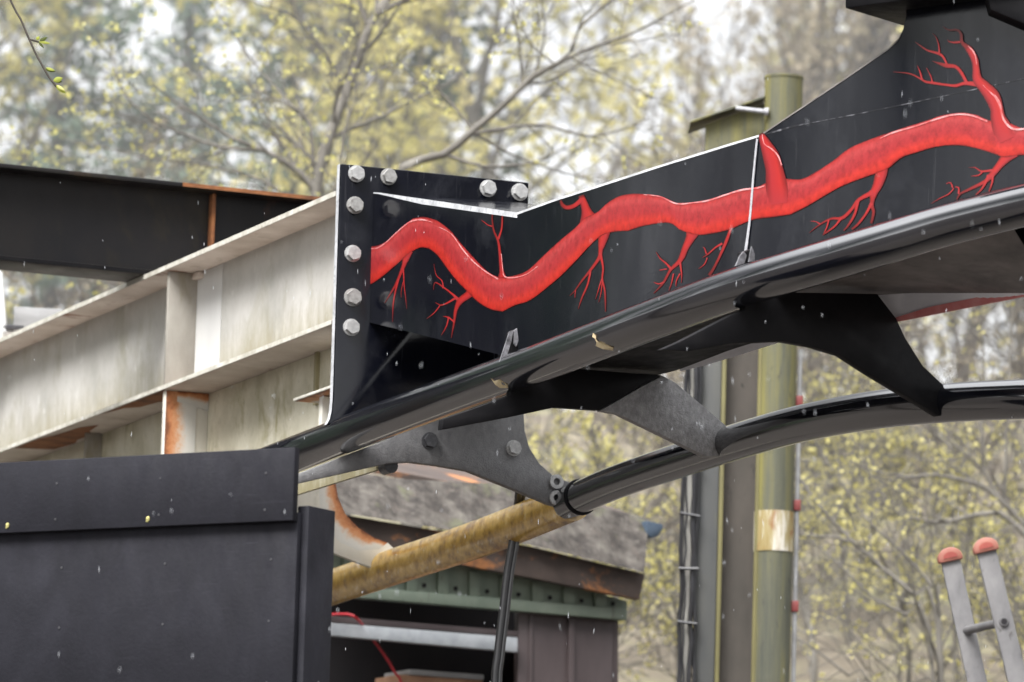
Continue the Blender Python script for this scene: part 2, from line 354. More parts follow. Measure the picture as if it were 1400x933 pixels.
gnt = M['ground'].node_tree; gbs = gnt.nodes['Principled BSDF']; gsrc = gbs.inputs['Base Color'].links[0].from_socket
gtc = gnt.nodes.new('ShaderNodeTexCoord'); gsx = gnt.nodes.new('ShaderNodeSeparateXYZ'); gnt.links.new(gtc.outputs['Object'], gsx.inputs[0])
gmr = gnt.nodes.new('ShaderNodeMapRange'); gmr.inputs[1].default_value = 31; gmr.inputs[2].default_value = 36; gnt.links.new(gsx.outputs[1], gmr.inputs[0])
gm2 = gnt.nodes.new('ShaderNodeMapRange'); gm2.inputs[1].default_value = -6; gm2.inputs[2].default_value = -4; gnt.links.new(gsx.outputs[0], gm2.inputs[0])
gmm = gnt.nodes.new('ShaderNodeMath'); gmm.operation = 'MULTIPLY'; gnt.links.new(gmr.outputs[0], gmm.inputs[0]); gnt.links.new(gm2.outputs[0], gmm.inputs[1])
gnt.links.new(mixc(gnt, gmm.outputs[0], (.060,.052,.046), gsrc), gbs.inputs['Base Color'])  # near and left ground darkened to dim its reflection in the rails
g = mesh_obj('ground', gv, gf, M['ground'], smooth=True); tag(g, kind='structure')

# ------------------------------------------------------------------ NEW BLACK TRACK SECTION
N_DEP = smooth_tab([380, 477, 697, 1018, 1200, 1440], [22.05, 21.4, 19.9, 18.6, 18.13, 17.7])
WEB = smooth_tab([480, 505, 727, 1046, 1230, 1440], [21.6, 21.43, 20.0, 18.68, 18.22, 17.82])
FAR = smooth_tab([740, 783, 1000, 1300, 1440], [22.0, 21.75, 20.38, 19.14, 18.8])
BACK = smooth_tab([680, 697, 915, 1221, 1440], [21.75, 21.63, 20.25, 19.0, 18.45])
N1 = at(477, 594, 21.4)
track = thing('track_section', (N1.x, N1.y, N1.z-.2), 'glossy black tubular ride track section with a red vein painted along its spine', 'ride track')

# plate plane
def pl(px, py, off=0.0): return onpl(px, py, N1 + A*off, A)
outline = [(467,224), (723,250), (722,300), (719,420), (716,570), (690,602), (560,602), (492,592), (479,570), (449,580), (453,573), (455.5,562), (457,545)]
plate = MB().prism([pl(*p) for p in outline], -A*.045).build('flange_plate', M['black_gloss'], track, bevel=.004)
le = [(467,224), (457,545), (455.5,562), (453,573), (449,580)]     # left edge of the plate, skylight painted pale
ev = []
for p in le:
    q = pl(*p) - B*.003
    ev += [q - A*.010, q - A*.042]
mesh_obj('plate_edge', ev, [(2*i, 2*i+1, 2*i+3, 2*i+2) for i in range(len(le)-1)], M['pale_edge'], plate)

# hexagon bolts
def bolt_mesh():
    mb = MB()
    for (r, z0, z1, n, rot) in ((.036, 0, .006, 20, 0), (.030, .006, .028, 6, .3)):
        vs = [(r*math.cos(rot+2*math.pi*k/n), r*math.sin(rot+2*math.pi*k/n), z0) for k in range(n)]
        mb.prism(vs, (0, 0, z1-z0))
    return mb
b0 = bolt_mesh().build('bolt', M['zinc'], plate, loc=(0,0,0))
rotA = A.to_track_quat('Z', 'Y')
def place_bolt(px, py, parent, first=False, off=0.0, mat=None, sc=1.0):
    w = pl(px, py, off)
    o = b0 if first else b0.copy()
    if not first: COL.objects.link(o)
    o.parent = parent; o.location = w - WLOC[parent.name]
    o.rotation_mode = 'QUATERNION'
    from mathutils import Quaternion
    o.rotation_quaternion = rotA @ Quaternion((0,0,1), rng.uniform(0, 1)); sc *= rng.uniform(.94, 1.03); o.scale = (sc, sc, sc)
    if mat is not None:
        me = b0.data.copy(); me.materials.clear(); me.materials.append(mat); o.data = me
    return o
place_bolt(487, 238, plate, True)
M['zinc_dull'] = surface('dull_galvanised_bolt', [(.3, (.22,.215,.205)), (.6, (.38,.375,.365)), (.75, (.30,.22,.16))], 38, (1,1,1), .5, .7, metal=.3, bumps=(120, .3))
for i, p in enumerate([(531,242), (667,258), (710,263), (485,281), (482,347), (482,407), (480,448)]):
    place_bolt(*p, plate, mat=M['zinc_dull'] if i in (0, 3, 5) else None)

# lower cross tie on the joint plane
tie1 = [(405,662), (405,649), (470,624), (540,597), (560,575), (600,560), (716,560), (718,590), (724,612), (738,634), (756,650), (785,662), (786,693), (770,695), (750,689), (700,668), (640,644), (600,637), (560,632), (530,634), (480,645)]
t1 = MB().prism([pl(*p, .012) for p in tie1], -A*.04).build('cross_tie', M['sky_grey_tie'], track, bevel=.004)
place_bolt(587, 603, t1, off=.012, mat=M['black_bolt'], sc=.92)
place_bolt(702, 613, t1, off=.012, sc=.92)
for p in [(760,659), (760,681)]:
    mb = MB(); n = 28; c = pl(*p, .014); X = B; Z = Vector((0,0,1))
    for (ro, ri) in ((.029, .0145),):
        vs = []; fs = []
        for k in range(n):
            th = 2*math.pi*k/n; d = X*math.cos(th)+Z*math.sin(th)
            vs += [c+d*ri, c+d*ro, c+d*ri+A*.012, c+d*ro+A*.012]
        for k in range(n):
            a = 4*k; b = 4*((k+1) % n)
            fs += [(a+2, a+3, b+3, b+2), (a+1, b+1, b+3, a+3), (a, a+2, b+2, b)]
    mb.add(vs, fs).build('eyelet', M['zinc'], t1, smooth=True)
# a round stud poking out under the tie
c = pl(526, 640, -.10)
MB().tube([c, c+A*.075], .028, 24).build('stud', M['black_bolt'], t1, smooth=True)

# rails
near_px = [(340,646), (412,618), (500,584), (610,543), (731,499), (820,465), (900,434), (1000,397), (1100,366), (1207,334), (1293,308), (1400,281), (1450,270)]
far_px = [(775,690), (783,685), (838,661), (915,634), (1007,604), (1080,583), (1140,570), (1217,558), (1309,550), (1400,546), (1450,545)]
def rail(pts, tab, name, mat, r0, r1):
    P = spline([surf(x, y, tab) for x, y in pts], .06)
    rr = [r0+(r1-r0)*i/(len(P)-1) for i in range(len(P))]
    return MB().tube(P, rr, 40).build(name, mat, track, smooth=True)
nr = rail(near_px, N_DEP, 'running_rail', M['black_rail'], .0735, .0705)
fr = rail(far_px, FAR, 'running_rail', M['black_rail'], .066, .070)
# worn chips on the near rail
for (cx, cy, sh) in ((702, 517, [(-6,-9), (-3,-4), (4,-6), (9,3), (6,9), (-2,8), (-4,2)]), (842, 464, [(-6,-14), (-2,-5), (3,-2), (10,7), (6,12), (-2,8), (-7,2), (-4,-3)]), (836, 452, [(-2,-5), (2,-1), (1,4), (-3,1)])):
    cen = surf(cx, cy, N_DEP)
    P = [surf(cx+dx, cy+dy, N_DEP) - cen for dx, dy in sh]
    # push onto the tube surface
    tdir = (surf(cx+30, cy-10.5, N_DEP)-cen).normalized()
    view = (CAM-cen).normalized(); side = (view - tdir*view.dot(tdir)).normalized(); up = tdir.cross(side)
    def wrap(v, r=.0745):
        h = max(-r*.95, min(r*.95, v.dot(up) + (cen-spline_near(cen)).dot(up)))
        return spline_near(cen) + tdir*v.dot(tdir) + up*h + side*math.sqrt(r*r-h*h)
    NR = spline([surf(x, y, N_DEP) for x, y in near_px], .02)
    def spline_near(p): return min(NR, key=lambda q: (q-p).length)
    mesh_obj('paint_chip', [wrap(v) for v in P], [tuple(range(len(P)))], M['chip'], nr)

# collars where the ties meet the far rail
def farP(px):
    P = [surf(x, y, FAR) for x, y in far_px]
    return min(spline(P, .01), key=lambda q: abs(px-proj(q)[0]))
def proj(p):
    d = p-CAM; z = d.dot(FW); return (700+F_PX*d.dot(RT)/z, 466.5-F_PX*d.dot(UP)/z)

# upper ties 2 and 3: each on the vertical plane through its two rail joints
def tie(Npx, Nd, Fpx, Fd, outline, mat, th=.035):
    Np = at(*Npx, Nd); Fp = at(*Fpx, Fd)
    h = Vector((Fp.x-Np.x, Fp.y-Np.y, 0)).normalized(); n = Vector((h.y, -h.x, 0))
    if n.dot(CAM-Np) < 0: n = -n
    return MB().prism([onpl(x, y, Np+n*.01, n) for x, y in outline], -n*th).build('cross_tie', mat, track, bevel=.004), Np, n
t2, _, n2 = tie((697,512), 19.9, (1000,604), 20.38,
    [(604,588), (606,573), (650,558), (680,547), (698,541), (700,500), (698,455), (705,450), (708,468), (713,500), (800,505), (860,510), (906,513), (880,526), (820,561), (760,557), (700,570)], M['black_dark'])
t2b, _, _ = tie((697,512), 19.9, (1000,604), 20.38, [(906,513.6), (925,524), (1000,588), (1003,603), (1003,621), (985,624), (965,624), (905,595), (845,566), (820.5,561.6), (880,527)], M['tie_arm'])
t2b.name = 'tie_arm'
t3, _, n3 = tie((1018,388), 18.6, (1300,553), 19.14,
    [(905,478), (930,467), (1000,431), (1019,424), (1019,380), (1016,345), (1030,340), (1036,370), (1090,400), (1200,402), (1226,436), (1238,462), (1262,500), (1300,536), (1300,567), (1284,569), (1250,548), (1190,512), (1150,486), (1110,474), (1070,467), (1000,470), (940,481)], M['black_dark'])
for (px, py, off) in ((794, 679, 0),):
    P = [surf(x, y, FAR) for x, y in far_px]; S = spline(P, .01)
    k = min(range(len(S)), key=lambda i: abs(proj(S[i])[0]-px)); k = max(2, min(len(S)-3, k))
    MB().tube([S[k-1], S[k+1]], .0735, 36).build('rail_collar', M['black_dark'], fr, bevel=.004)

def fin(Npx, Nd, Fpx, Fd, polys, parent):
    Np = at(*Npx, Nd); Fp = at(*Fpx, Fd); h = Vector((Fp.x-Np.x, Fp.y-Np.y, 0)).normalized(); n = Vector((h.y, -h.x, 0))
    if n.dot(CAM-Np) < 0: n = -n
    for pl_ in polys: MB().prism([onpl(x, y, Np+n*.018, n) for x, y in pl_], -n*.007).build('lit_fin_edge', M['fin_gleam'], parent)  # slivers painting the lit edges of the fins
fin((697,512), 19.9, (1000,604), 20.38, [[(683,496), (697,453), (702,452), (699,468), (692,490)], [(703,452), (707,449), (709,466), (706,474), (703,470)]], t2)
fin((1018,388), 18.6, (1300,553), 19.14, [[(1006,364), (1012,350), (1017,344), (1021,349), (1018,360)], [(1024,358), (1028,337), (1032,348), (1032,357)]], t3)
# spine web panel (painted side)
top_px = [(500,269), (507,264), (520,265), (707,292), (760,273), (820,254), (900,228), (1000,197), (1040,185), (1070,165), (1100,145), (1160,105), (1215,67), (1228,55), (1235,40), (1239,22), (1240,-45), (1320,-50), (1440,-50)]
bot_px = [(500,440), (560,454), (690,487), (700,500), (800,482), (900,445), (1000,408), (1200,345), (1293,320), (1440,285)]
xs = sorted(set([p[0] for p in top_px] + list(range(500, 1441, 12))))
tx = [p[0] for p in top_px]; ty = [p[1] for p in top_px]; bx_ = [p[0] for p in bot_px]; by_ = [p[1] for p in bot_px]
TOP = [(x, float(np.interp(x, tx, ty))) for x in xs]; BOT = [(x, float(np.interp(x, bx_, by_))) for x in xs]
rows = 6; wv = []; wf = []
for (x, t), (_, b) in zip(TOP, BOT):
    for k in range(rows+1): wv.append(surf(x, t+(b-t)*k/rows, WEB))
for i in range(len(xs)-1):
    for k in range(rows):
        a = i*(rows+1)+k; wf.append((a, a+1, a+rows+2, a+rows+1))
web = mesh_obj('web_panel', wv, wf, M['black_gloss'], track, smooth=True)
SB = B*.60
# top plate, with its lit upper-front edge, bottom plate and back web
def strip(name, P, Q, mat, parent, smooth=True):
    vs = []
    for p, q in zip(P, Q): vs += [p, q]
    return mesh_obj(name, vs, [(2*i, 2*i+1, 2*i+3, 2*i+2) for i in range(len(P)-1)], mat, parent, smooth=smooth)
tp = [surf(x, t, WEB) for x, t in TOP]
strip('top_plate', [p+Vector((0,0,-.002)) for p in tp], [p+SB+Vector((0,0,.02)) for p in tp], M['black_gloss'], track, False)
# pale edge strips, painted sky gleam: a 45 degree chamfer along the top
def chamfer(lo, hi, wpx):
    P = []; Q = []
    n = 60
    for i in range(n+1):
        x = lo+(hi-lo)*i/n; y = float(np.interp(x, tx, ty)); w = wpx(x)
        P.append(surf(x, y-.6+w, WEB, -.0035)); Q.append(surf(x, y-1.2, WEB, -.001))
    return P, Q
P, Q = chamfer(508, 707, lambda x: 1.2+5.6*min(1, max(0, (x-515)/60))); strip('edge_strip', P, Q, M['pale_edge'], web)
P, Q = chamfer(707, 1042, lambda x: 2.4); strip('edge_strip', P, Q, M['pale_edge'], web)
P, Q = chamfer(1043, 1232, lambda x: 1.6); strip('edge_strip', P, Q, M['under_grey'], web)
# left end edge of the panel
vs = []
for y in range(268, 441, 6): vs += [surf(500, y, WEB, -.006), surf(501.4, y, WEB, -.008)]
mesh_obj('edge_strip', vs, [(2*i, 2*i+1, 2*i+3, 2*i+2) for i in range(len(vs)//2-1)], M['weld'], web)

bxs = list(range(700, 1441, 20))
f_edge = [surf(x, float(np.interp(x, bx_, by_)), WEB) for x in bxs]
lipU = [(700,545), (800,534), (860,520), (905,512), (930,505), (1000,478), (1070,457), (1120,425), (1170,406), (1240,401), (1440,401)]
lipL = [(700,546), (800,535), (905,513), (930,508), (960,501), (1000,489), (1070,467), (1150,453), (1240,437), (1320,421), (1440,397)]
def ip(T, x): return float(np.interp(x, [p[0] for p in T], [p[1] for p in T]))
# underside: from the front bottom edge to the back edge
xb = list(range(800, 1441, 16))
U1 = [surf(x-60 if x-60 > 700 else 700, ip(bot_px, max(700, x-60))+4, WEB) for x in xb]
U2 = [surf(x, ip(lipU, x), BACK) for x in xb]
kb = next(i for i, x in enumerate(xb) if x >= 1075)
strip('bottom_plate', U1[:kb+1], U2[:kb+1], M['black_dark'], track)
strip('bottom_plate', U1[kb:], U2[kb:], M['under_grey'], track)  # right part of the underside, brownish grey
xl = list(range(930, 1441, 10))
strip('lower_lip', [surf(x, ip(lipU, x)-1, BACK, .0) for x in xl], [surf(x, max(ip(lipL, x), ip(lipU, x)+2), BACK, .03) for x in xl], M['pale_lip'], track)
xr = list(range(1180, 1441, 12))
strip('lower_lip', [surf(x, max(ip(lipL, x), ip(lipU, x)+2)-11*min(1, (x-1180)/90), BACK, .012) for x in xr], [surf(x, max(ip(lipL, x), ip(lipU, x)+2)+1, BACK, .024) for x in xr], M['red_lip'], track)
strip('back_web', [surf(x, ip(lipU, x)-1, BACK)+Vector((0,0,.34)) for x in bxs], [surf(x, ip(lipU, x)-1, BACK) for x in bxs], M['black_dark'], track)

# --- painted veins
def z0(X, Y): return (450+X/4.667, 210+Y/4.667)
def z1(X, Y): return (430+X/2.917, 200+Y/2.917)
def z2(X, Y): return (880+X/2.692, Y/2.692)
def z3(X, Y): return (500+X/3.889, 330+Y/3.889)
def z4(X, Y): return (850+X/3.889, 220+Y/3.889)
def z5(X, Y): return (1180+X/6.345, Y/6.345)
def z6(X, Y): return (1220+X/5.833, 130+Y/5.833)
def z7(X, Y): return (1100+X/4.667, 250+Y/4.667)
up_e = [z1(*p) for p in [(205,398), (250,398), (300,370), (350,320), (395,288), (440,283), (490,297), (540,335), (590,395), (640,450), (690,500), (735,524), (790,518), (850,495), (920,430), (980,375), (1040,325), (1070,292), (1095,278), (1130,262), (1170,225), (1220,198), (1270,190)]] + \
       [z2(*p) for p in [(0,715), (60,722), (120,748), (180,745), (240,735), (300,715), (360,697), (420,688), (455,672), (525,658), (580,660), (640,630), (700,590), (760,545), (830,515), (900,490), (960,470), (1040,445), (1100,425), (1170,415), (1230,425), (1275,445), (1350,455), (1400,475)]] + [(1445,180)]
lo_e = [z1(*p) for p in [(205,562), (260,528), (330,470), (380,425), (420,405), (455,408), (490,435), (530,490), (570,540), (610,580), (650,620), (700,650), (750,660), (800,635), (860,615), (920,570), (980,520), (1040,460), (1090,405), (1140,360), (1190,342), (1250,338)]] + \
       [z2(*p) for p in [(0,832), (90,820), (130,845), (190,865), (250,860), (320,845), (400,810), (470,800), (540,790), (600,760), (660,725), (720,690), (780,665), (850,640), (900,620), (950,580), (1010,560), (1080,540), (1150,535), (1220,545), (1300,570), (1330,580), (1400,570)]] + [(1445,212)]
# pair the two edges section by section
# anchors: the same feature on both edges
anch = [(0,0), (4,3), (6,5), (9,9), (11,12), (14,15), (18,18), (22,21), (25,24), (29,27), (32,30), (35,34), (39,38), (43,42), (len(up_e)-1, len(lo_e)-1)]
def cat(P, step=3.0):
    P = [Vector((x, y, 0)) for x, y in P]; return [(p.x, p.y) for p in spline(P, step)]
def resample(P, n):
    d = [0]
    for i in range(1, len(P)): d.append(d[-1]+math.hypot(P[i][0]-P[i-1][0], P[i][1]-P[i-1][1]))
    return [(float(np.interp(d[-1]*k/n, d, [p[0] for p in P])), float(np.interp(d[-1]*k/n, d, [p[1] for p in P]))) for k in range(n+1)]
UE = []; LE = []
for (a0, b0_), (a1, b1_) in zip(anch[:-1], anch[1:]):
    u = resample(cat(up_e[a0:a1+1]), 14); l = resample(cat(lo_e[b0_:b1_+1]), 14)
    s = 0 if not UE else 1
    UE += u[s:]; LE += l[s:]
vv = []; vf = []; vu = []; K = 10
for i, (u, l) in enumerate(zip(UE, LE)):
    for k in range(K+1):
        t = k/K; x = u[0]+(l[0]-u[0])*t; y = u[1]+(l[1]-u[1])*t
        vv.append(surf(x, y, WEB, -.0040)); vu.append((i/len(UE), t))
for i in range(len(UE)-1):
    for k in range(K):
        a = i*(K+1)+k; vf.append((a, a+1, a+K+2, a+K+1))
vein = mesh_obj('vein_painting', vv, vf, M['vein'], web, uvs=vu, smooth=True)
def ribbon(acc, pts, off=-.003, scale=1.0, fade=6):
    """pts: (px, py, width px)"""
    P = spline([Vector(p) for p in pts], 2.5)
    n = len(P); vs, fs, us = acc
    for i, p in enumerate(P):
        d = (P[min(i+1, n-1)]-P[max(i-1, 0)]); d.z = 0
        d.normalize(); nn = Vector((-d.y, d.x, 0)); w = max(.38, p.z*scale*(.5 if p.z > 8 else .44))
        k = len(vs)
        for t in (-1, 0, 1):
            q = p+nn*w*t
            vs.append(surf(q.x, q.y, WEB, off)); us.append(((i/n if p.z < 9 else 0) - max(0, 1-i/fade), (t+1)/2))
        if i: fs += [(k-3, k-2, k+1, k), (k-2, k-1, k+2, k+1)]
OFFS = iter([-.0026-.00002*i for i in range(400)])
def addall(zf, sc, lst, front=False, name='small_vein'):
    """each cluster of joined strokes is one painted part; a cluster starts where a stroke is marked by '+' """
    acc = ([], [], [])
    for p in lst:
        if p == '+':
            if acc[0]: mesh_obj(name, acc[0], acc[1], M['vein_small'], web, uvs=acc[2])
            acc = ([], [], []); continue
        o_ = next(OFFS)
        ribbon(acc, [(*(zf(x, y) if zf else (x, y)), w/sc) for x, y, w in p], o_ - (.0016 if front else 0), 1.0, 13 if front else 6)
    mesh_obj(name, acc[0], acc[1], M['vein_small'], web, uvs=acc[2])
addall(z3, 3.889, [
 [(225,50,50), (205,120,28), (190,160,20), (160,230,14), (125,290,9), (100,330,3)], [(175,200,12), (155,280,10), (145,350,7), (143,430,3)],
 [(200,150,10), (205,240,7), (212,300,6), (218,360,3)], [(205,190,5), (190,260,4), (188,300,2)],
  '+', [(580,250,56), (545,285,40), (500,320,34), (478,370,22), (470,430,14), (455,515,5)], [(490,310,22), (465,285,14), (420,250,10), (370,220,8), (360,260,3)],
 [(412,250,10), (405,210,8), (375,180,6), (362,120,2)], [(480,300,14), (440,325,11), (400,340,9), (370,325,5)], [(395,342,7), (365,380,6), (325,412,3)],
 [(470,430,10), (440,405,10), (412,400,4)], [(440,405,9), (430,450,8), (402,500,3)],
  '+', [(1280,-80,60), (1262,-15,50), (1250,40,30), (1240,90,22), (1190,160,16), (1150,210,12), (1110,265,8), (1085,290,3)], [(1195,160,12), (1180,230,12), (1150,300,10), (1130,360,4)],
 [(1246,60,20), (1262,140,13), (1258,200,12), (1272,270,12), (1275,375,7)], [(1255,200,8), (1240,250,7), (1222,310,3)], [(1258,215,6), (1250,280,6), (1238,325,2)], [(1115,260,7), (1112,300,3)]])
addall(z0, 4.667, [
 [(1105,830,90), (1102,770,40), (1095,700,26), (1085,600,20), (1075,550,18), (1050,490,14), (1040,420,12), (1042,385,12)], [(1080,545,16), (1100,480,14), (1105,392,14)], [(1040,465,10), (1010,455,8), (985,435,5), (970,425,2)]])
addall(z1, 2.917, [
 [(1098,305,90), (1085,262,42), (1075,230,30), (1066,205,26), (1063,197,24)], [(1068,212,22), (1035,238,20), (1005,245,20), (987,232,17), (982,216,9)]])
addall(z4, 3.889, [
 [(380,370,80), (365,410,50), (340,460,36), (310,530,30), (260,580,18), (220,650,14), (170,705,5)], [(262,575,16), (235,545,12), (205,520,9), (183,485,4)], [(240,575,8), (200,582,4)],
 [(225,645,9), (195,655,7), (170,645,3)], [(310,540,14), (318,600,9), (318,650,4)], [(275,600,9), (265,650,7), (250,690,4)], [(310,600,8), (290,640,7), (288,668,5)],
  '+', [(590,310,40), (582,350,26), (575,375,18), (555,430,20), (520,510,16), (490,570,16), (465,610,22)], [(535,440,14), (500,460,10), (460,495,10), (430,515,4)], [(450,495,8), (440,465,5), (432,460,2)], [(455,515,7), (440,550,6), (408,575,3)]])
addall(z2, 2.692, [[(498,750,60), (491,700,80), (486,660,74), (480,620,64), (468,575,60), (448,530,40), (436,503,26), (431,492,18)]], True)
addall(z7, 4.667, [
 [(498,-150,60), (492,-75,76), (468,10,62), (440,70,46), (430,140,28), (440,190,24), (425,260,18)], [(440,60,40), (345,110,26), (300,170,24), (240,225,26), (170,230,16), (100,265,12), (30,320,4)],
 [(340,115,24), (320,200,20), (280,270,16), (250,305,10)], [(428,130,24), (390,200,18), (340,265,18), (300,298,16)], [(100,265,10), (75,250,7), (40,245,3)], [(155,235,12), (140,290,10), (115,335,4)], [(235,225,16), (190,280,14), (120,330,12)]])
addall(z6, 5.833, [
 [(935,450,150), (900,505,84), (850,565,58), (790,640,50), (740,690,36), (620,750,26), (540,790,20), (515,835,14)], [(770,640,34), (720,740,20), (665,798,14)], [(800,640,26), (795,700,18), (770,770,14)],
 [(800,600,20), (720,610,18), (690,600,14), (660,580,10), (610,580,3)], [(720,610,14), (690,640,12), (630,648,5)], [(528,790,16), (528,740,14), (500,735,10)], '+', [(490,745,10), (450,790,10), (380,825,8), (310,865,3)], [(480,740,14), (465,700,10), (430,708,3)]])
Z = lambda x, y: z5(x, y)
big = [(*z6(915,360), 120/5.833), (*z6(872,262), 150/5.833), (*z6(842,180), 118/5.833), (*z6(832,110), 105/5.833)] + [(*z5(x, y), w/6.345) for x, y, w in [(1120,840,130), (1050,755,105), (992,690,84), (980,600,60), (968,520,60), (920,430,58), (858,370,36), (850,300,30), (815,262,24), (740,262,18), (690,230,3)]]
addall(None, 1.0, [big], True)
addall(z5, 6.345, [
 [(845,365,22), (790,370,18), (740,360,10), (735,345,3)], [(980,730,50), (880,725,36), (800,745,30), (700,735,24), (600,720,28), (540,710,24), (490,680,18), (400,640,14), (260,625,5)],
 [(510,690,20), (495,630,14), (470,570,3)], [(600,715,16), (590,670,10), (550,590,2)],
 [(900,725,30), (850,630,34), (800,580,36), (720,570,44), (640,545,16), (600,530,3)], [(725,555,18), (690,490,24), (640,462,26), (560,440,18), (500,400,16), (450,365,4)], [(660,460,16), (655,390,12), (630,320,8), (600,290,2)]])
# pale pink painted lines along the upper edges
def hl(pts, off=-.0135):
    a2 = ([], [], []); ribbon(a2, pts, off+.0075); mesh_obj('highlight_line', a2[0], a2[1], M['vein_light'], web, uvs=a2[2])
def inset(i0, i1, t, w):
    out = []
    for i in range(i0, i1+1, 4):
        u, l = UE[i], LE[i]; e = min((i-i0)/10, (i1-i)/10, 1)
        out.append((u[0]+(l[0]-u[0])*t, u[1]+(l[1]-u[1])*t, max(.4, w*e)))
    hl(out)
nU = len(UE)
hl([(*z0(x, y), w/4.667) for x, y, w in [(240,606,3), (300,605,8), (360,570,7), (440,495,7), (510,440,9), (560,424,12), (610,425,10), (660,440,3)]])
hl([(*z0(x, y), w/4.667) for x, y, w in [(700,470,2), (780,515,6), (850,610,9), (920,690,8), (1000,755,8), (1078,802,11)]])
hl([(*z0(x, y), w/4.667) for x, y, w in [(1098,640,4), (1108,740,6), (1120,785,8), (1180,792,9), (1260,770,5), (1330,720,2)]])
hl([(*z2(x, y), w/2.692) for x, y, w in [(0,717,3), (60,724,4), (120,750,6), (180,747,5), (240,738,6), (300,718,6), (360,700,7), (420,692,7), (445,684,3)]])
hl([(*z2(x, y), w/2.692) for x, y, w in [(870,510,2), (920,488,6), (1000,465,5), (1080,438,6), (1140,423,6), (1200,424,6), (1265,447,7)]])
hl([(*z6(x, y), w/5.833) for x, y, w in [(815,0,12), (855,60,16), (868,130,16), (890,200,17), (935,255,18), (985,275,18), (1050,270,16)]])
hl([(*z5(x, y), w/6.345) for x, y, w in [(910,400,4), (950,440,14), (975,490,10), (985,560,3)]])
hl([(*z5(x, y), w/6.345) for x, y, w in [(1040,740,4), (1090,790,10), (1150,850,14), (1190,930,14)]])
hl([(*z2(x, y), w/2.692) for x, y, w in [(436,495,3), (444,530,4), (470,548,5), (495,575,5), (508,610,4)]])

# weld seams on the panel
acc3 = ([], [], [])
ribbon(acc3, [(1035,190,3), (1030,240,3.2), (1025,300,3.4), (1019,345,4.5)], -.0068)
mesh_obj('weld_seam', acc3[0], acc3[1], M['weld'], web)
acc3 = ([], [], [])
ribbon(acc3, [(1046,184,2.2), (1085,173,2.6), (1110,168,1.4), (1180,154.5,1.0), (1250,140,1.2), (1330,123,1.2), (1440,99,1.2)], -.0015)
mesh_obj('weld_seam', acc3[0], acc3[1], M['seam'], web)
# upper bracket: cap plate, gusset, support arm out of the frame
T3 = Vector((math.cos(R(40)), -math.sin(R(40)), 0)); n3b = Vector((-T3.y, T3.x, 0))
c0 = surf(1238, 14, WEB)
cap = MB()
e0 = c0 - T3*.16; e1 = c0 + T3*.95
p4 = [e0-n3b*.13, e1-n3b*.13, e1+n3b*.22, e0+n3b*.22]
cap.hexa(p4 + [q+Vector((0,0,.13)) for q in p4])
cap.build('cap_plate', M['black_dark'], track, bevel=.006)
MB().prism([surf(x, y, WEB, -.012) for x, y in [(1346,2), (1351,22), (1400,43), (1445,55), (1445,2)]], Vector((0,-.10,0))).build('gusset', M['black_dark'], track, bevel=.003)
arm = [c0+T3*.5+Vector((0,.0,.12)), c0+T3*.5+Vector((0,.0,2.2)), c0+T3*.8+Vector((.5,.4,2.6)), c0+Vector((4.2,2.6,2.6)), c0+Vector((4.6,2.9,2.2)), Vector((c0.x+4.6, c0.y+2.9, 0))]
MB().tube(spline(arm, .2), .22, 24).build('support_arm', M['black_rail'], track, smooth=True)

# ------------------------------------------------------------------ OLD WHITE GIRDER
G0 = at(509, 345, 21.58)
gn = -B                                   # girder web normal (faces the viewer's left)
def gp(px, py, off=0.0): return onpl(px, py, G0 + B*off, gn)
girder = thing('steel_girder', tuple(gp(0, 560)-Vector((0,0,.1))), 'weathered white steel I girder running up to the bolted black plate', 'girder')
# web corner heights found on the picture, then extruded along A
zt = [gp(-60, 516).z, gp(470, 284).z]; zb = [gp(-60, 632).z, gp(470, 440).z]
pa, pb = gp(-120, 500), gp(506, 350)
pa.z = 0; pb.z = 0
La = (pb-pa).length; dirA = (pb-pa).normalized()
def zline(z, s): return z[0]+(z[1]-z[0])*s
ZT = gp(230, 378).z; ZB = gp(230, 519).z
def gpt(s, off, z): return pa + dirA*(La*s) + B*off + Vector((0,0,z))
# fit the slope (the girder may climb slightly)
def s_of(px, py): 
    q = gp(px, py); return (Vector((q.x, q.y, 0))-pa).dot(dirA)/La
s1, s2 = s_of(10, 486), s_of(455, 296)
za, zb_ = gp(10, 486).z, gp(455, 296).z
kT = (zb_-za)/(s2-s1)
def zTop(s): return za+(s-s1)*kT
def s_off(px, py, off):
    q = gp(px, py, off); return (Vector((q.x, q.y, 0))-pa).dot(dirA)/La, q.z
(s3, z3_), (s4, z4_) = s_off(10, 610, -.15), s_off(450, 439, -.15)
z3_ += .032; z4_ += .032
kB = (z4_-z3_)/(s4-s3)
def zBot(s): return z3_+(s-s3)*kB
def gbar(o0, o1, zf0, zf1, s0=0, s1_=1):
    return MB().hexa([gpt(s0,o0,zf0(s0)), gpt(s1_,o0,zf0(s1_)), gpt(s1_,o1,zf0(s1_)), gpt(s0,o1,zf0(s0)), gpt(s0,o0,zf1(s0)), gpt(s1_,o0,zf1(s1_)), gpt(s1_,o1,zf1(s1_)), gpt(s0,o1,zf1(s0))])
uv_height(gbar(0, .014, lambda s: zBot(s)-.03, zTop).build('web', M['white_web'], girder))
tf = gbar(-.15, .16, lambda s: zTop(s)+.0, lambda s: zTop(s)+.022).build('top_flange', M['white_flange'], girder, bevel=.004)
gbar(-.156, -.1525, lambda s: zTop(s)+.001, lambda s: zTop(s)+.021).build('flange_edge', M['flange_edge'], tf)
bf = gbar(-.15, .075, lambda s: zBot(s)-.052, lambda s: zBot(s)-.032).build('bottom_flange', M['white_flange'], girder, bevel=.004)
gbar(-.156, -.1525, lambda s: zBot(s)-.051, lambda s: zBot(s)-.033).build('flange_edge', M['flange_edge'], bf)
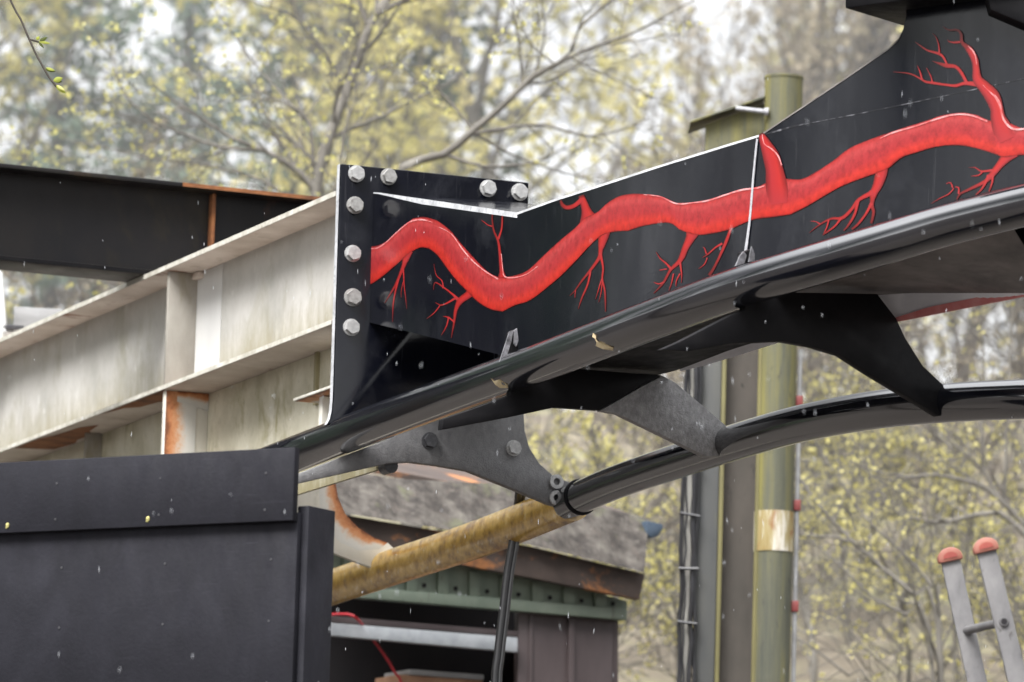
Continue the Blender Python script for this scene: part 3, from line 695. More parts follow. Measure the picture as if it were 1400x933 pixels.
def under_patch(pts, mat=M['rust_dark']):
    mesh_obj('rust_patch', [gpt(a, o, zBot(a)-.0535) for a, o in pts], [tuple(range(len(pts)))], mat, bf)
e_ = s_off(226, 560, -.14)[0]
under_patch([(e_-.002,-.148), (e_-.002,.04), (e_-.025,.045), (e_-.03,.01), (e_-.05,.0), (e_-.055,-.05), (e_-.085,-.07), (e_-.095,-.12), (e_-.13,-.148)])
e2_ = s_off(18, 610, -.15)[0]
under_patch([(e2_,-.145), (e2_+.01,.03), (e2_+.05,.05), (e2_+.07,.02), (e2_+.10,.03), (e2_+.115,-.02), (e2_+.15,-.05), (e2_+.13,-.10), (e2_+.08,-.12), (e2_+.06,-.146)])
# cleaner painted strip and stiffener
sc0, sc1 = s_of(262, 430), s_of(303, 430)
gbar(-.004, -.001, lambda s: zBot(s)-.02, lambda s: zTop(s)-.004, sc0, sc1).build('repaired_strip', M['white_clean'], girder)
sst = s_off(229, 440, -.135)[0]
gbar(-.135, -.001, lambda s: zBot(s)-.031, lambda s: zTop(s)-.001, sst-.004, sst).build('stiffener', M['white_stiff'], girder, bevel=.002)
gbar(-.03, -.0015, lambda s: zTop(s)-.03, lambda s: zTop(s)-.002, sst-.02, sst+.012).build('weld_lump', M['white_flange'], girder, bevel=.004)
# lower web under the bottom flange
lw = gbar(.056, .070, lambda s: zBot(s)-.62, lambda s: zBot(s)-.054).build('lower_web', M['yellow_web'], girder); uv_height(lw)
# transverse plate with an orange edge
sp0 = s_off(226, 560, -.14)[0]
gbar(-.14, .0555, lambda s: zBot(s)-.62, lambda s: zBot(s)-.0535, sp0-.006, sp0).build('transverse_plate', M['white_rust'], girder, bevel=.002)
tpl = [o for o in girder.children if o.name.startswith('transverse_plate')][0]
sq = sp0+.0006
fade_quad('rust_streak', [gpt(sq,-.139,zBot(sq)-.62), gpt(sq,.0,zBot(sq)-.62), gpt(sq,.0,zBot(sq)-.056), gpt(sq,-.139,zBot(sq)-.056)], tpl)
sq = sp0+.0011
fade_quad('rust_streak', [gpt(sq,.054,zBot(sq)-.0545), gpt(sq,.054,zBot(sq)-.13), gpt(sq,-.09,zBot(sq)-.10), gpt(sq,-.09,zBot(sq)-.0545)], tpl)
for (px0, a, b) in ((118, -.02, .055),):
    q = s_off(px0, 600, -.02)[0]; gbar(a, b, lambda s: zBot(s)-.62, lambda s: zBot(s)-.0535, q-.004, q).build('transverse_plate', M['white_stiff'], girder)
# small shelf and stiffener near the joint
q0 = s_off(401, 545, -.10)[0]; q1 = .985
shz = zBot(q0) - s_off(401, 545, -.10)[1]
gbar(-.10, .0555, lambda s: zBot(s)-shz-.012, lambda s: zBot(s)-shz, q0, q1).build('shelf_plate', M['flange_edge'], girder, bevel=.002)
shelf = [o for o in girder.children if o.name.startswith('shelf_plate')][0]
fade_quad('rust_streak', [gpt(q0+.002,-.098,zBot(q0)-shz-.0135), gpt(q0+.002,.055,zBot(q0)-shz-.0135), gpt(q1,.055,zBot(q1)-shz-.0135), gpt(q1,-.098,zBot(q1)-shz-.0135)], shelf)
fade_quad('rust_streak', [gpt(q0+.06,.0545,zBot(q0)-shz-.014), gpt(q0+.06,.0545,zBot(q0)-shz-.14), gpt(q1,.0545,zBot(q1)-shz-.14), gpt(q1,.0545,zBot(q1)-shz-.014)], shelf)
gbar(-.06, .0555, lambda s: zBot(s)-shz-.18, lambda s: zBot(s)-shz-.017, q0+.03, q0+.036).build('shelf_bracket', M['white_rust'], girder)
q = s_off(430, 480, .04)[0]
gbar(.04, .0555, lambda s: zBot(s)-shz+.002, lambda s: zBot(s)-.054, q, q+.004).build('transverse_plate', M['yellow_web'], girder)
# column under the girder, beyond the left edge of the view
q = gpt(-.03, .0, 0)
gbar(-.15, .16, lambda s: 0.0-0.02, lambda s: zBot(s)-.054, -.12, -.02).build('leg', M['white_clean'], girder)
gbar(-.15, .16, lambda s: zBot(s)-.052, lambda s: zTop(s)+.021, -.12, -.0005).build('end_block', M['white_clean'], girder)

# clamp on the girder's top flange
cq = at(18, 452, gp(18, 470).y-.05)
clamp = thing('clamp', tuple(cq), 'small dark clamp with a grey bolt on the left end of the white girder', 'clamp')
MB().box(cq+Vector((0,0,.01)), dirA*.035, B*.045, Vector((0,0,.012))).build('jaw', M['black_bolt'], clamp, bevel=.004)
MB().tube([cq-B*.05-Vector((0,0,.012)), cq-B*.00-Vector((0,0,.012))], .02, 6).build('bolt', M['zinc'], clamp, bevel=.003)

# ------------------------------------------------------------------ BLACK BEAM ON THE GIRDER
bz = gp(230, 370)
B2 = Vector((math.cos(R(24)), math.sin(R(24)), 0)); n2b = Vector((B2.y, -B2.x, 0))   # towards the viewer
b_org = at(230, 367, bz.y); b_org = b_org + Vector((0,0,0))
zb0 = gpt(s_of(230, 370), 0, 0); zbot = zTop(s_of(230, 370))+.0235
b_org.z = zbot
beam = thing('steel_beam', tuple(b_org), 'dark rust streaked steel beam lying across the white girder', 'beam')
HB = at(130, 228, b_org.y).z - at(130, 358, b_org.y).z
def bb(s0, s1, o0, o1, z0_, z1_):
    c = [b_org+B2*a+n2b*o+Vector((0,0,z)) for z in (z0_, z1_) for a, o in ((s0,o0), (s1,o0), (s1,o1), (s0,o1))]
    return MB().hexa(c)
def bs_of(px, py):
    q = onpl(px, py, b_org, n2b); return (q-b_org).dot(B2)
bL, bR = bs_of(-420, 300), bs_of(640, 290)
bb(bL, bR, -.01, .01, .022, HB-.02).build('web', M['black_beam'], beam)
bb(bL, bR, -.13, .13, HB-.02, HB).build('top_flange', M['black_beam'], beam, bevel=.004)
bb(bL, bR, -.13, .13, 0, .022).build('bottom_flange', M['black_beam'], beam, bevel=.004)
sr = bs_of(286, 300)
bb(sr-.008, sr+.008, .0105, .055, .0225, HB-.0205).build('stiffener', M['rust_dark'], beam, bevel=.002)
bb(sr-.18, bR, .1305, .133, HB-.018, HB-.001).build('rusty_edge', M['rust_dark'], beam)
bb(bL, sr-.181, .1305, .132, .002, .020).build('worn_edge', M['black_dark'], beam)
bb(bL+.05, bL+.6, -.13, .13, -2.0, -.001).build('post', M['black_beam'], beam)

# ------------------------------------------------------------------ plank and white post by the left edge
pp = [(19,419), (85,423), (90,470), (17,470)]
Yp = gp(40, 460).y+.45
P = [at(*p, Yp) for p in pp]
plank = MB().prism(P, Vector((.01,.03,0)))
o = plank.build('plank', M['plank'], loc=tuple(at(50, 470, Yp)), bevel=.003); tag(o, 'short grey plank standing behind the white girder at the left edge', 'plank')
Yq = gp(0, 480).y-.25
P = [at(x, y, Yq) for x, y in [(-45,330), (3,372), (9,452), (9,462), (-45,490)]]
o = MB().prism(P, Vector((.0,.06,0))).build('white_post', M['white_clean'], loc=tuple(at(-10, 490, Yq)), bevel=.004)
tag(o, 'bright white post end at the left edge beside the clamp', 'post')

# ------------------------------------------------------------------ OLD RUSTY TRACK
O0 = at(530, 760, 23.6)
def op(px, py, off=0.0): return onpl(px, py, O0 + A*off, A)
old = thing('track_section', tuple(op(530, 790)), 'old track rail with yellow rust and a white rusting tie plate below the black track', 'ride track')
orr = [at(783, 686, 21.75) , at(660, 735, 22.6), at(530, 778, 23.6), at(440, 808, 24.3), at(300, 855, 25.4), at(150, 905, 26.6)]
P = spline([orr[0]-( orr[1]-orr[0]).normalized()*0.0]+orr[1:], .05)
MB().tube(P, .078, 36).build('running_rail', M['old_rail'], old, smooth=True)
ot = [(398,556), (452,560), (456,620), (458,655), (462,680), (472,703), (490,722), (512,736), (530,742), (541,752), (541,770), (530,779), (515,779), (480,766), (445,752), (398,742)]
otp = MB().prism([op(*p) for p in ot], -A*.03).build('tie_plate', M['white_rust'], old, bevel=.003)
arc = [(453,600), (456,640), (458,655), (462,680), (472,703), (490,722), (512,736), (530,742)]
rv = []
for i, p in enumerate(arc):
    w = (9, 11, 13, 14, 15, 15, 13, 7)[i]
    rv += [op(p[0], p[1], .001), op(p[0]-w*1.7, p[1]+w*1.3, .0006)]
mesh_obj('rust_streak', rv, [(2*i, 2*i+1, 2*i+3, 2*i+2) for i in range(len(arc)-1)], M['rust_fade'], otp, uvs=[(k % 2, .5) for k in range(len(rv))])
ev = []
for p in arc: ev += [op(p[0], p[1], .002)+B*.0025+Vector((0,0,.0025)), op(p[0], p[1], -.031)+B*.0025+Vector((0,0,.0025))]
mesh_obj('rust_edge', ev, [(2*i, 2*i+1, 2*i+3, 2*i+2) for i in range(len(arc)-1)], M['rust'], otp)
# support leg down to the ground, hidden behind the hoarding
lg = op(415, 730, -.05); MB().tube([lg, Vector((lg.x, lg.y, ground_z(lg.x, lg.y)))], .09, 20).build('support_leg', M['white_stiff'], old, smooth=True)

# ------------------------------------------------------------------ HOARDING IN THE FOREGROUND
fd = Vector((math.cos(R(32)), -math.sin(R(32)), 0)); fnrm = Vector((fd.y, -fd.x, 0)); fnrm = -fnrm if fnrm.y > 0 else fnrm
Fo = at(410, 613, 17.6)
def fp(px, py, off=0.0): return onpl(px, py, Fo + fnrm*off, fnrm)
fence = thing('hoarding', (Fo.x, Fo.y, 0), 'dark stained timber board hoarding in front of the track supports', 'fence')
zt_ = Fo.z; 
def f_s(px, py):
    q = fp(px, py); return (q-Fo).dot(fd)
sL = f_s(-60, 640)-.2
def fb(s0, s1, o0, o1, z0_, z1_):
    c = [Vector((Fo.x, Fo.y, 0))+fd*a+fnrm*o+Vector((0,0,z)) for z in (z0_, z1_) for a, o in ((s0,o0), (s1,o0), (s1,o1), (s0,o1))]
    return MB().hexa(c)
zA = fp(405, 713).z
fb(sL, 0, 0, .028, zA, zt_).build('top_board', M['fence'], fence, bevel=.003)
z = zA+.03; i = 0
while z > .25:
    z2_ = z-.30 if i else z-.62
    z2_ = max(z2_, .05)
    fb(sL, -.001-.0008*i, -.03, -.004, z2_, z).build('board', M['fence'], fence, bevel=.003); z = z2_-.004; i += 1
for k in range(9):
    for zz in (.05, .17, -.10, -.30, -.50):
        q = Vector((Fo.x, Fo.y, zt_-.0)) - fd*(.10+.42*k+.01*(zz > 0)) + fnrm*(.028 if zz > 0 else -.004); q.z = zt_-.03-zz if zz > 0 else zA+zz-.02
        MB().tube([q, q+fnrm*.0018], .0042, 8).build('nail', M['black_bolt'], fence)
pd = Vector((-fd.y, fd.x, 0)); pd = pd if pd.y > 0 else -pd
pw = fp(411, 690).z
cpo = Vector((Fo.x, Fo.y, 0))+fd*(-.022)+fnrm*(-.031)
wpost = (446-411)*17.6/F_PX/ (pd.x if abs(pd.x) > .3 else .5)
c = [cpo+fd*a+pd*b+Vector((0,0,z)) for z in (0, pw) for a, b in ((0,0), (.045,0), (.045,wpost), (0,wpost))]
MB().hexa(c).build('corner_post', M['fence'], fence, bevel=.004)
for (px, py, col, lab) in ((10, 719, 'leaf_yellow', 'pale yellow scrap of bud stuck low on the board at the left edge'), (202, 710, 'leaf_yellow', 'pale yellow scrap of bud stuck on the middle of the top board')):
    q = fp(px, py, .030)
    P = [q+fd*a*.009+Vector((0,0,b*.009))+fnrm*(.002 if k % 2 else .0) for k, (a, b) in enumerate([(-.8,-1), (0,-1.1), (.8,-.3), (.9,.8), (.1,1.2), (-.6,.7)])]
    cc = q+fnrm*.005
    o = mesh_obj('fallen_bud', P+[cc], [(k, (k+1) % 6, 6) for k in range(6)], M[col], loc=tuple(q)); tag(o, lab, 'bud')

# ------------------------------------------------------------------ HUT BEHIND
hd = Vector((math.cos(R(25)), math.sin(R(25)), 0)); hn = Vector((hd.y, -hd.x, 0))
H0 = at(780, 845, 27.4)
def hp(px, py, off=0.0): return onpl(px, py, H0 + hn*off, hn)
hg = ground_z(H0.x, H0.y)
hut = thing('hut', (H0.x, H0.y, hg), 'low dark hut with a mossy rust stained roof edge behind the track', 'hut')
def hpoly(name, pts, mat, off=0.0, th=.04, bev=.003, parent=None, back=None):
    return MB().prism([hp(x, y, off) for x, y in pts], -hn*th).build(name, mat, parent or hut, bevel=bev)
rf = MB()
top = [(380,610), (460,640), (540,655), (690,662), (836,697), (887,709)]; bot = [(380,682), (477,703), (600,722), (724,745), (800,763), (881,783)]
# the mossy sheet leans back a little
vs = []; fs = []
TT = resample(top, 40); BBt = resample(bot, 40)
for i, (t, b) in enumerate(zip(TT, BBt)):
    w = .012*math.sin(i*1.3)
    vs += [hp(*t, -.10+w), hp(*b, .20+w), hp(*t, -.14+w), hp(*b, .165+w)]
for i in range(40):
    a = 4*i; fs += [(a, a+1, a+5, a+4), (a+2, a+6, a+7, a+3), (a+1, a+3, a+7, a+5), (a, a+4, a+6, a+2)]
fs += [(0, 2, 3, 1), (160, 161, 163, 162)]
mesh_obj('roof', vs, fs, M['roof'], hut)
hpoly('fascia', [(380,684), (477,705), (724,747), (882,785), (874,820), (720,789), (608,768), (380,728)], M['fascia'], .14, .05)
bd = MB()
bd.prism([hp(x, y, .02) for x, y in [(380,735), (540,752), (700,778), (857,822), (857,835), (477,803), (380,795)]], -hn*.05)
band = bd.build('trim_band', M['band'], hut)
hpoly('trim_band', [(380,793), (477,801), (858,833), (857,848), (477,816), (380,808)], M['band'], .06, .08)
for k in range(9):
    x0 = 470+k*43; y0 = 752+(x0-470)*.165; x1 = x0+15
    MB().prism([hp(x, y, .045) for x, y in [(x0, y0), (x1, y0+2.5), (x1, 801+(x1-477)*.084), (x0, 801+(x0-477)*.084)]], -hn*.03).build('rib', M['band'], band, bevel=.006)
    MB().tube([hp(x0+24, 792+(x0-470)*.098, .03), hp(x0+24, 792+(x0-470)*.098, .015)], .011, 10).build('rivet', M['hut_dark'], band)
# interior, walls
hpoly('back_wall', [(300,780), (840,846), (840,1300), (300,1300)], M['hut_dark'], -1.1, .05)
hpoly('wall', [(709,836), (838,848), (836,1300), (705,1300)], M['hut_brown'], .0, .05)
hpoly('wall_batten', [(778,842), (786,843), (784,1290), (776,1290)], M['hut_brown'], .02, .019)
hpoly('wall_batten', [(724,838), (729,838), (726,1290), (721,1290)], M['hut_brown'], .012, .011)
hpoly('rail_bar', [(330,842), (708,872), (708,892), (330,858)], M['bar'], .06, .05)
hpoly('rail_bar', [(330,832), (708,863), (708,871), (330,841)], M['hut_brown'], .0, .10)
side = [hp(838, 848, -.01), hp(836, 1300, -.01)]
MB().prism([side[0], side[1], side[1]-hn*1.3, side[0]-hn*1.3], hd*.03).build('side_wall', M['hut_brown'], hut)
# roof deck behind the fascia
rr0 = [hp(385,615,-.15), hp(885,711,-.15), hp(885,711,-.15)-hn*1.4+Vector((0,0,.35)), hp(385,615,-.15)-hn*1.4+Vector((0,0,.35))]
MB().prism(rr0, Vector((0,0,-.03))).build('roof_deck', M['fascia'], hut)
ge = MB()
ge.prism([hp(x, y, .0) for x, y in [(884,712), (907,717), (906,724), (900,733), (890,736), (884,730)]], -hn*.25)
ge.build('gutter_end', M['blue_end'], hut, bevel=.004)
# red cable inside
P = spline([hp(x, y, .09) for x, y in [(400,842), (444,841), (475,840), (490,848)]] + [hp(x, y, -.15) for x, y in [(508,872), (525,895), (540,920), (552,950), (560,1100)]], .05)
o = MB().tube(P, .007, 8).build('red_cable', M['red_cable'], loc=tuple(P[-1]), smooth=True); tag(o, 'thin red cable hanging inside the dark hut opening', 'cable')
# wooden box
bx0 = hp(546, 919, -.2); 
box = thing('wooden_box', (bx0.x+.25, bx0.y, hg), 'brown ended box with a grey lid inside the hut opening', 'box')
bxw = hd*.46; bdp = -hn*.3
c = [bx0+d+Vector((0,0,z)) for z in (hg-bx0.z+.0, -.012) for d in (Vector((0,0,0)), bxw, bxw+bdp, bdp)]
MB().hexa(c).build('box_body', M['box_brown'], box, bevel=.004)
c = [bx0+d+Vector((0,0,z)) for z in (-.011, .016) for d in (hd*.05+hn*.01, bxw+hn*.01, bxw+bdp, hd*.05+bdp)]
MB().hexa(c).build('lid', M['plank'], box, bevel=.003)

# black hose hanging from the track
P = spline([at(712, 630, 21.95), at(709, 680, 22.2), at(702, 735, 22.25), at(694, 780, 22.25), at(687, 840, 22.25), at(680, 900, 22.25), at(676, 960, 22.25), at(672, 1300, 22.25), at(668, 1560, 22.25)], .05)
hose = thing('hose', tuple(P[-1]), 'black hose hanging from the joint plate in front of the hut', 'hose')
MB().tube(P, [.017]*len(P), 14).build('hose_tube', M['cable'], hose, smooth=True)
P2 = [p+Vector((.020, -.006, 0)) for p in P]
MB().tube(P2, [.009]*len(P2), 10).build('thin_cable', M['cable'], hose, smooth=True)

# ------------------------------------------------------------------ STEEL COLUMN AND ROUND POST
CY = 26.2
def vert(px, py, Y, ztop=None, zbot=0.0):
    p = at(px, py, Y); return p
cb = at(985, 500, CY)
czg = ground_z(cb.x, CY)
colm = thing('steel_column', (cb.x, CY, czg), 'green stained steel column with a sloping cap plate beside the round post', 'column')
ch = Vector((math.cos(R(28)), -math.sin(R(28)), 0)); cv = Vector((math.sin(R(28)), math.cos(R(28)), 0))
def xat(px, py, Y=CY): return at(px, py, Y).x
z_cap_l = at(955, 170, CY).z
def cbox(x0, x1, y0, y1, z0_, z1a, z1b=None):
    z1b = z1a if z1b is None else z1b
    return MB().hexa([Vector((x0,y0,z0_)), Vector((x1,y0,z0_)), Vector((x1,y1,z0_)), Vector((x0,y1,z0_)), Vector((x0,y0,z1a)), Vector((x1,y0,z1b)), Vector((x1,y1,z1b)), Vector((x0,y1,z1a))])
xa, xm, xe = xat(958, 500), xat(987, 500), xat(1036, 500)
zc = at(985, 172, CY).z; zr = at(1045, 140, CY).z
cbox(xa, xm, CY, CY+.16, czg, zc-.02, zc+.03).build('flange', M['col_grey'], colm, bevel=.006)
cbox(xm+.001, xm+.022, CY-.012, CY+.15, czg, zc+.03, zc+.035).build('flange_lip', M['yellow_edge'], colm, bevel=.004)
cbox(xm+.023, xe+.05, CY+.06, CY+.10, czg, zc+.035, zr).build('web', M['col_brown'], colm)
# head plate and sloping cap
zl = at(960, 300, CY).z
cbox(xa-.006, xe+.03, CY-.018, CY-.002, zl, at(958, 172, CY).z, at(1040, 139, CY).z).build('head_plate', M['col_green'], colm, bevel=.003)
k0 = at(944, 168, CY-.08); k1 = at(1046, 134, CY-.08)
MB().hexa([k0, k1, k1+Vector((0,.4,.02)), k0+Vector((0,.4,.02)), k0+Vector((0,0,.010)), k1+Vector((0,0,.010)), k1+Vector((0,.4,.03)), k0+Vector((0,.4,.03))]).build('cap_plate', M['col_green'], colm, bevel=.002)
# round post
pc = at(1063, 500, CY-.05); pr = 26.5*CY/F_PX
post = thing('round_post', (pc.x, pc.y, czg), 'round yellow green stained post with a rusty white patch, taller than the column', 'post')
zpt = at(1076, 108, CY).z
MB().tube([(pc.x,pc.y,czg), (pc.x,pc.y,zpt-.012)], pr, 40).build('shaft', M['col_green'], post, smooth=True)
MB().tube([(pc.x,pc.y,zpt-.012), (pc.x,pc.y,zpt-.002), (pc.x,pc.y,zpt)], [pr+.004, pr+.003, pr-.01], 40).build('cap', M['col_green'], post, smooth=True)
za_, zb2 = at(1055, 757, CY).z, at(1055, 702, CY).z
MB().tube([(pc.x,pc.y,za_), (pc.x,pc.y,zb2)], pr+.0035, 40, cap=False).build('rust_patch', M['rust_band'], post, smooth=True)
MB().tube([(pc.x-pr*.88,pc.y-pr*.42,czg), (pc.x-pr*.88,pc.y-pr*.42,at(1040, 190, CY).z)], .014, 10).build('edge_strip', M['yellow_edge'], post, smooth=True)
# bar from the column cap to the post
q0, q1 = at(1006, 148, CY-.10), at(1047, 153, CY-.12)
MB().tube([q0, q1], .011, 12).build('tie_bar', M['weld'], post, smooth=True)
MB().tube([q1-Vector((.006,0,0)), q1+Vector((.012,0,0))], .02, 12).build('bar_boss', M['weld'], post, smooth=True)
# conduit with red clips
cx = pc.x+pr+.016
cond = thing('conduit', (cx, pc.y, czg), 'thin pale conduit with red clips on the right of the round post', 'conduit')
MB().tube([(cx,pc.y,czg), (cx,pc.y,at(1093, 480, CY).z)], .012, 10).build('pipe', M['plank'], cond, smooth=True)
for py in (551, 693, 831):
    z = at(1090, py, CY).z
    MB().box(Vector((cx, pc.y, z)), Vector((.017,0,0)), Vector((0,.02,0)), Vector((0,0,.026))).build('clip', M['red_clip'], cond, bevel=.003)
# cable bundle on the left of the column
bx = xat(946, 600); by = CY-.03
tray = thing('cable_run', (bx, by, czg), 'pale cable tray bundled with black cables on the left of the column', 'cable tray')
zt2 = at(946, 480, CY).z
MB().box(Vector((bx-.012, by+.02, (zt2+czg)/2)), Vector((.02,0,0)), Vector((0,.008,0)), Vector((0,0,(zt2-czg)/2))).build('tray', M['tray'], tray, bevel=.003)
for k, (dx, dy, r) in enumerate([(-.036,0,.010), (.016,-.005,.012), (.032,.0,.009), (-.018,-.012,.005)]):
    P = [Vector((bx+dx+rng.uniform(-.006,.006), by+dy+rng.uniform(-.004,.004), czg+(zt2-czg)*t/40)) for t in range(41)]
    MB().tube(spline(P, .08), r, 8).build('cable', M['cable'], tray, smooth=True)
z = czg+.2
while z < zt2:
    MB().tube([Vector((bx-.05, by-.02, z)), Vector((bx+.046, by-.026, z+rng.uniform(-.02,.02)))], .007, 8).build('cable_tie', M['cable'], tray, smooth=True); z += rng.uniform(.24, .36)

# ------------------------------------------------------------------ LADDER
LY = 17.2
lad = None
fa, na = at(1299, 765, LY+.35), at(1348, 752, LY)
fb_, nb_ = at(1336, 933, LY+.35), at(1392, 933, LY)
def ext(a, b):
    d = (b-a).normalized(); t = (a.z-0)/(-d.z); return a+d*t
fe, ne = ext(fa, fb_), ext(na, nb_)
lad = thing('ladder', tuple((fe+ne)/2), 'grey aluminium ladder with orange red end caps at the lower right', 'ladder')
lx = (na-fa); lx = lx.normalized()
for (t0, e0) in ((fa, fe), (na, ne)):
    d = (e0-t0).normalized(); w = Vector((1,0,0)); w = (w-d*w.dot(d)).normalized(); dp = d.cross(w).normalized()
    if dp.y < 0: dp = -dp
    hw = .031
    st = MB().prism([t0-w*hw-dp*.012, t0+w*hw-dp*.012, t0+w*hw+dp*.012, t0-w*hw+dp*.012], (e0-t0)).build('stile', M['alu'], lad, bevel=.003)
    # arched orange cap with a hollow face
    n = 14; outer = [(-1.28,-.25)] + [(-1.28*math.cos(math.pi*k/n), .15+1.05*math.sin(math.pi*k/n)) for k in range(n+1)] + [(1.28,-.25)]
    cpt = MB().prism([t0+w*hw*a-d*hw*b-dp*.024 for a, b in outer], dp*.05).build('end_cap', M['orange_cap'], lad, bevel=.005)
    inner = [(-.75,.08)] + [(-.75*math.cos(math.pi*k/n), .18+.52*math.sin(math.pi*k/n)) for k in range(n+1)] + [(.75,.08)]
    MB().prism([t0+w*hw*a-d*hw*b-dp*.0262 for a, b in inner], dp*.002).build('cap_recess', M['orange_in'], cpt)
    if t0 is na: ND = (d, w, dp)
k = 0
while True:
    s = .235+.28*k
    pf = fa+(fe-fa).normalized()*s; pn = na+(ne-na).normalized()*(s+.0)
    if pf.z < .15: break
    MB().tube([pf, pn-ND[2]*.014], .014, 14).build('rung', M['alu'], lad, smooth=True)
    q = pn-ND[2]*.0122
    MB().tube([q, q-ND[2]*.008], [.016, .014], 16).build('rung_end', M['alu'], lad, smooth=True)
    MB().tube([q-ND[2]*.007, q-ND[2]*.0095], .0095, 14).build('rung_hole', M['hut_dark'], lad)
    k += 1

# ------------------------------------------------------------------ TREES
class Tree:
    """collects twig tubes and leaf faces as numpy-friendly lists"""
    def __init__(s, seed): s.r = random.Random(seed); s.v = []; s.f = []; s.lv = []; s.lf = []
    def tube(s, pts, rads, seg=4):
        n = len(pts); k = len(s.v)
        for i, p in enumerate(pts):
            t = (pts[min(i+1, n-1)]-pts[max(i-1, 0)])
            if t.length < 1e-6: t = Vector((0,0,1))
            t.normalize(); r = Vector((0,0,1)) if abs(t.z) < .9 else Vector((1,0,0))
            a = t.cross(r).normalized(); b = a.cross(t)
            for j in range(seg):
                th = 2*math.pi*j/seg; s.v.append(p+(a*math.cos(th)+b*math.sin(th))*rads[i])
        for i in range(n-1):
            for j in range(seg): s.f.append((k+i*seg+j, k+i*seg+(j+1) % seg, k+(i+1)*seg+(j+1) % seg, k+(i+1)*seg+j))
    def leaf(s, p, size, d=None):
        r = s.r; k = len(s.lv)
        d = d if d is not None else Vector((r.gauss(0,1), r.gauss(0,1), r.gauss(0,1))).normalized()
        w = d.cross(Vector((r.gauss(0,1), r.gauss(0,1), r.gauss(0,1)))).normalized()*size*.32
        e = d*size
        s.lv += [p, p+e*.45+w, p+e, p+e*.45-w]; s.lf.append((k, k+1, k+2, k+3))
    def limb(s, p, d, L, r0, depth, P):
        """grow a wandering branch, then children along it"""
        r = s.r; n = max(3, int(L/P['step'])); pts = [p]; rads = [r0]; dirs = [d]
        for i in range(n):
            d = (d + Vector((r.gauss(0,1), r.gauss(0,1), r.gauss(0,1)))*P['wander'] + Vector((0,0,P['up'][min(depth, len(P['up'])-1)]))).normalized()
            p = p + d*(L/n); pts.append(p); rads.append(max(P['rmin'], r0*(1-.8*(i+1)/n))); dirs.append(d)
        s.tube(pts, rads, 7 if depth == 0 else (5 if depth == 1 else 3))
        s.kids(pts, rads, dirs, L, depth, P)
    def kids(s, pts, rads, dirs, L, depth, P):
        r = s.r; n = len(pts)-1
        if depth >= P['depth']:
            for i in range(1, n+1):
                if r.random() < P['budp']:
                    for _ in range(P['budn']): s.leaf(pts[i]+Vector((r.gauss(0,1), r.gauss(0,1), r.gauss(0,1)))*P['buds']*.4, P['buds']*r.uniform(.6, 1.3))
            return
        m = P['kids'][depth]
        for k in range(m):
            t = P['start'][depth]+(1-P['start'][depth])*(k+r.random())/m; i = min(n-1, int(t*n)); fr_ = t*n-i
            q = pts[i].lerp(pts[i+1], fr_); d0 = dirs[i]
            side = d0.cross(Vector((r.gauss(0,1), r.gauss(0,1), r.gauss(0,1)))).normalized()
            a = R(r.uniform(*P['angle'])); nd = (d0*math.cos(a)+side*math.sin(a)); nd.y *= P.get('flat', 1); nd.normalize()
            ln = L*P['ratio'][depth]*r.uniform(.6, 1.15)*(1.15-.55*t)
            s.limb(q, nd, ln, max(P['rmin'], rads[i]*r.uniform(.45, .65)), depth+1, P)
    def along(s, pts, r0, r1, depth, P, kids):
        """an explicit branch through given points with children"""
        S = spline(pts, .12); n = len(S); rr = [r0+(r1-r0)*i/(n-1) for i in range(n)]
        s.tube(S, rr, 7)
        dirs = [(S[min(i+1, n-1)]-S[max(i-1, 0)]).normalized() for i in range(n)]
        Q = dict(P); Q['kids'] = list(P['kids']); Q['kids'][depth] = kids
        L = sum((S[i+1]-S[i]).length for i in range(n-1))
        s.kids(S, rr, dirs, L, depth, Q)
    def mesh(s, name, v, f):
        me = bpy.data.meshes.new(name)
        va = np.array([(q.x, q.y, q.z) for q in v], dtype=np.float32); fa_ = np.array(f, dtype=np.int32)
        me.vertices.add(len(va)); me.vertices.foreach_set('co', va.ravel())
        me.loops.add(fa_.size); me.loops.foreach_set('vertex_index', fa_.ravel())
        me.polygons.add(len(fa_)); me.polygons.foreach_set('loop_start', np.arange(0, fa_.size, 4, dtype=np.int32))
        me.update(calc_edges=True); me.validate(); return me
    def meshes(s): return s.mesh('trunk', s.v, s.f), s.mesh('crown', s.lv, s.lf)

def add_tree(name, label, group, loc, tm, cm, bark, leafm, rz=0, sc=1.0, cat='tree'):
    t = thing(name, loc, label, cat, group)
    t.rotation_euler = (0, 0, rz); t.scale = (sc, sc, sc)
    if not tm.materials: tm.materials.append(bark)
    if not cm.materials: cm.materials.append(leafm)
    a = bpy.data.objects.new('trunk', tm); COL.objects.link(a); a.parent = t
    b = bpy.data.objects.new('crown', cm); COL.objects.link(b); b.parent = t
    return t

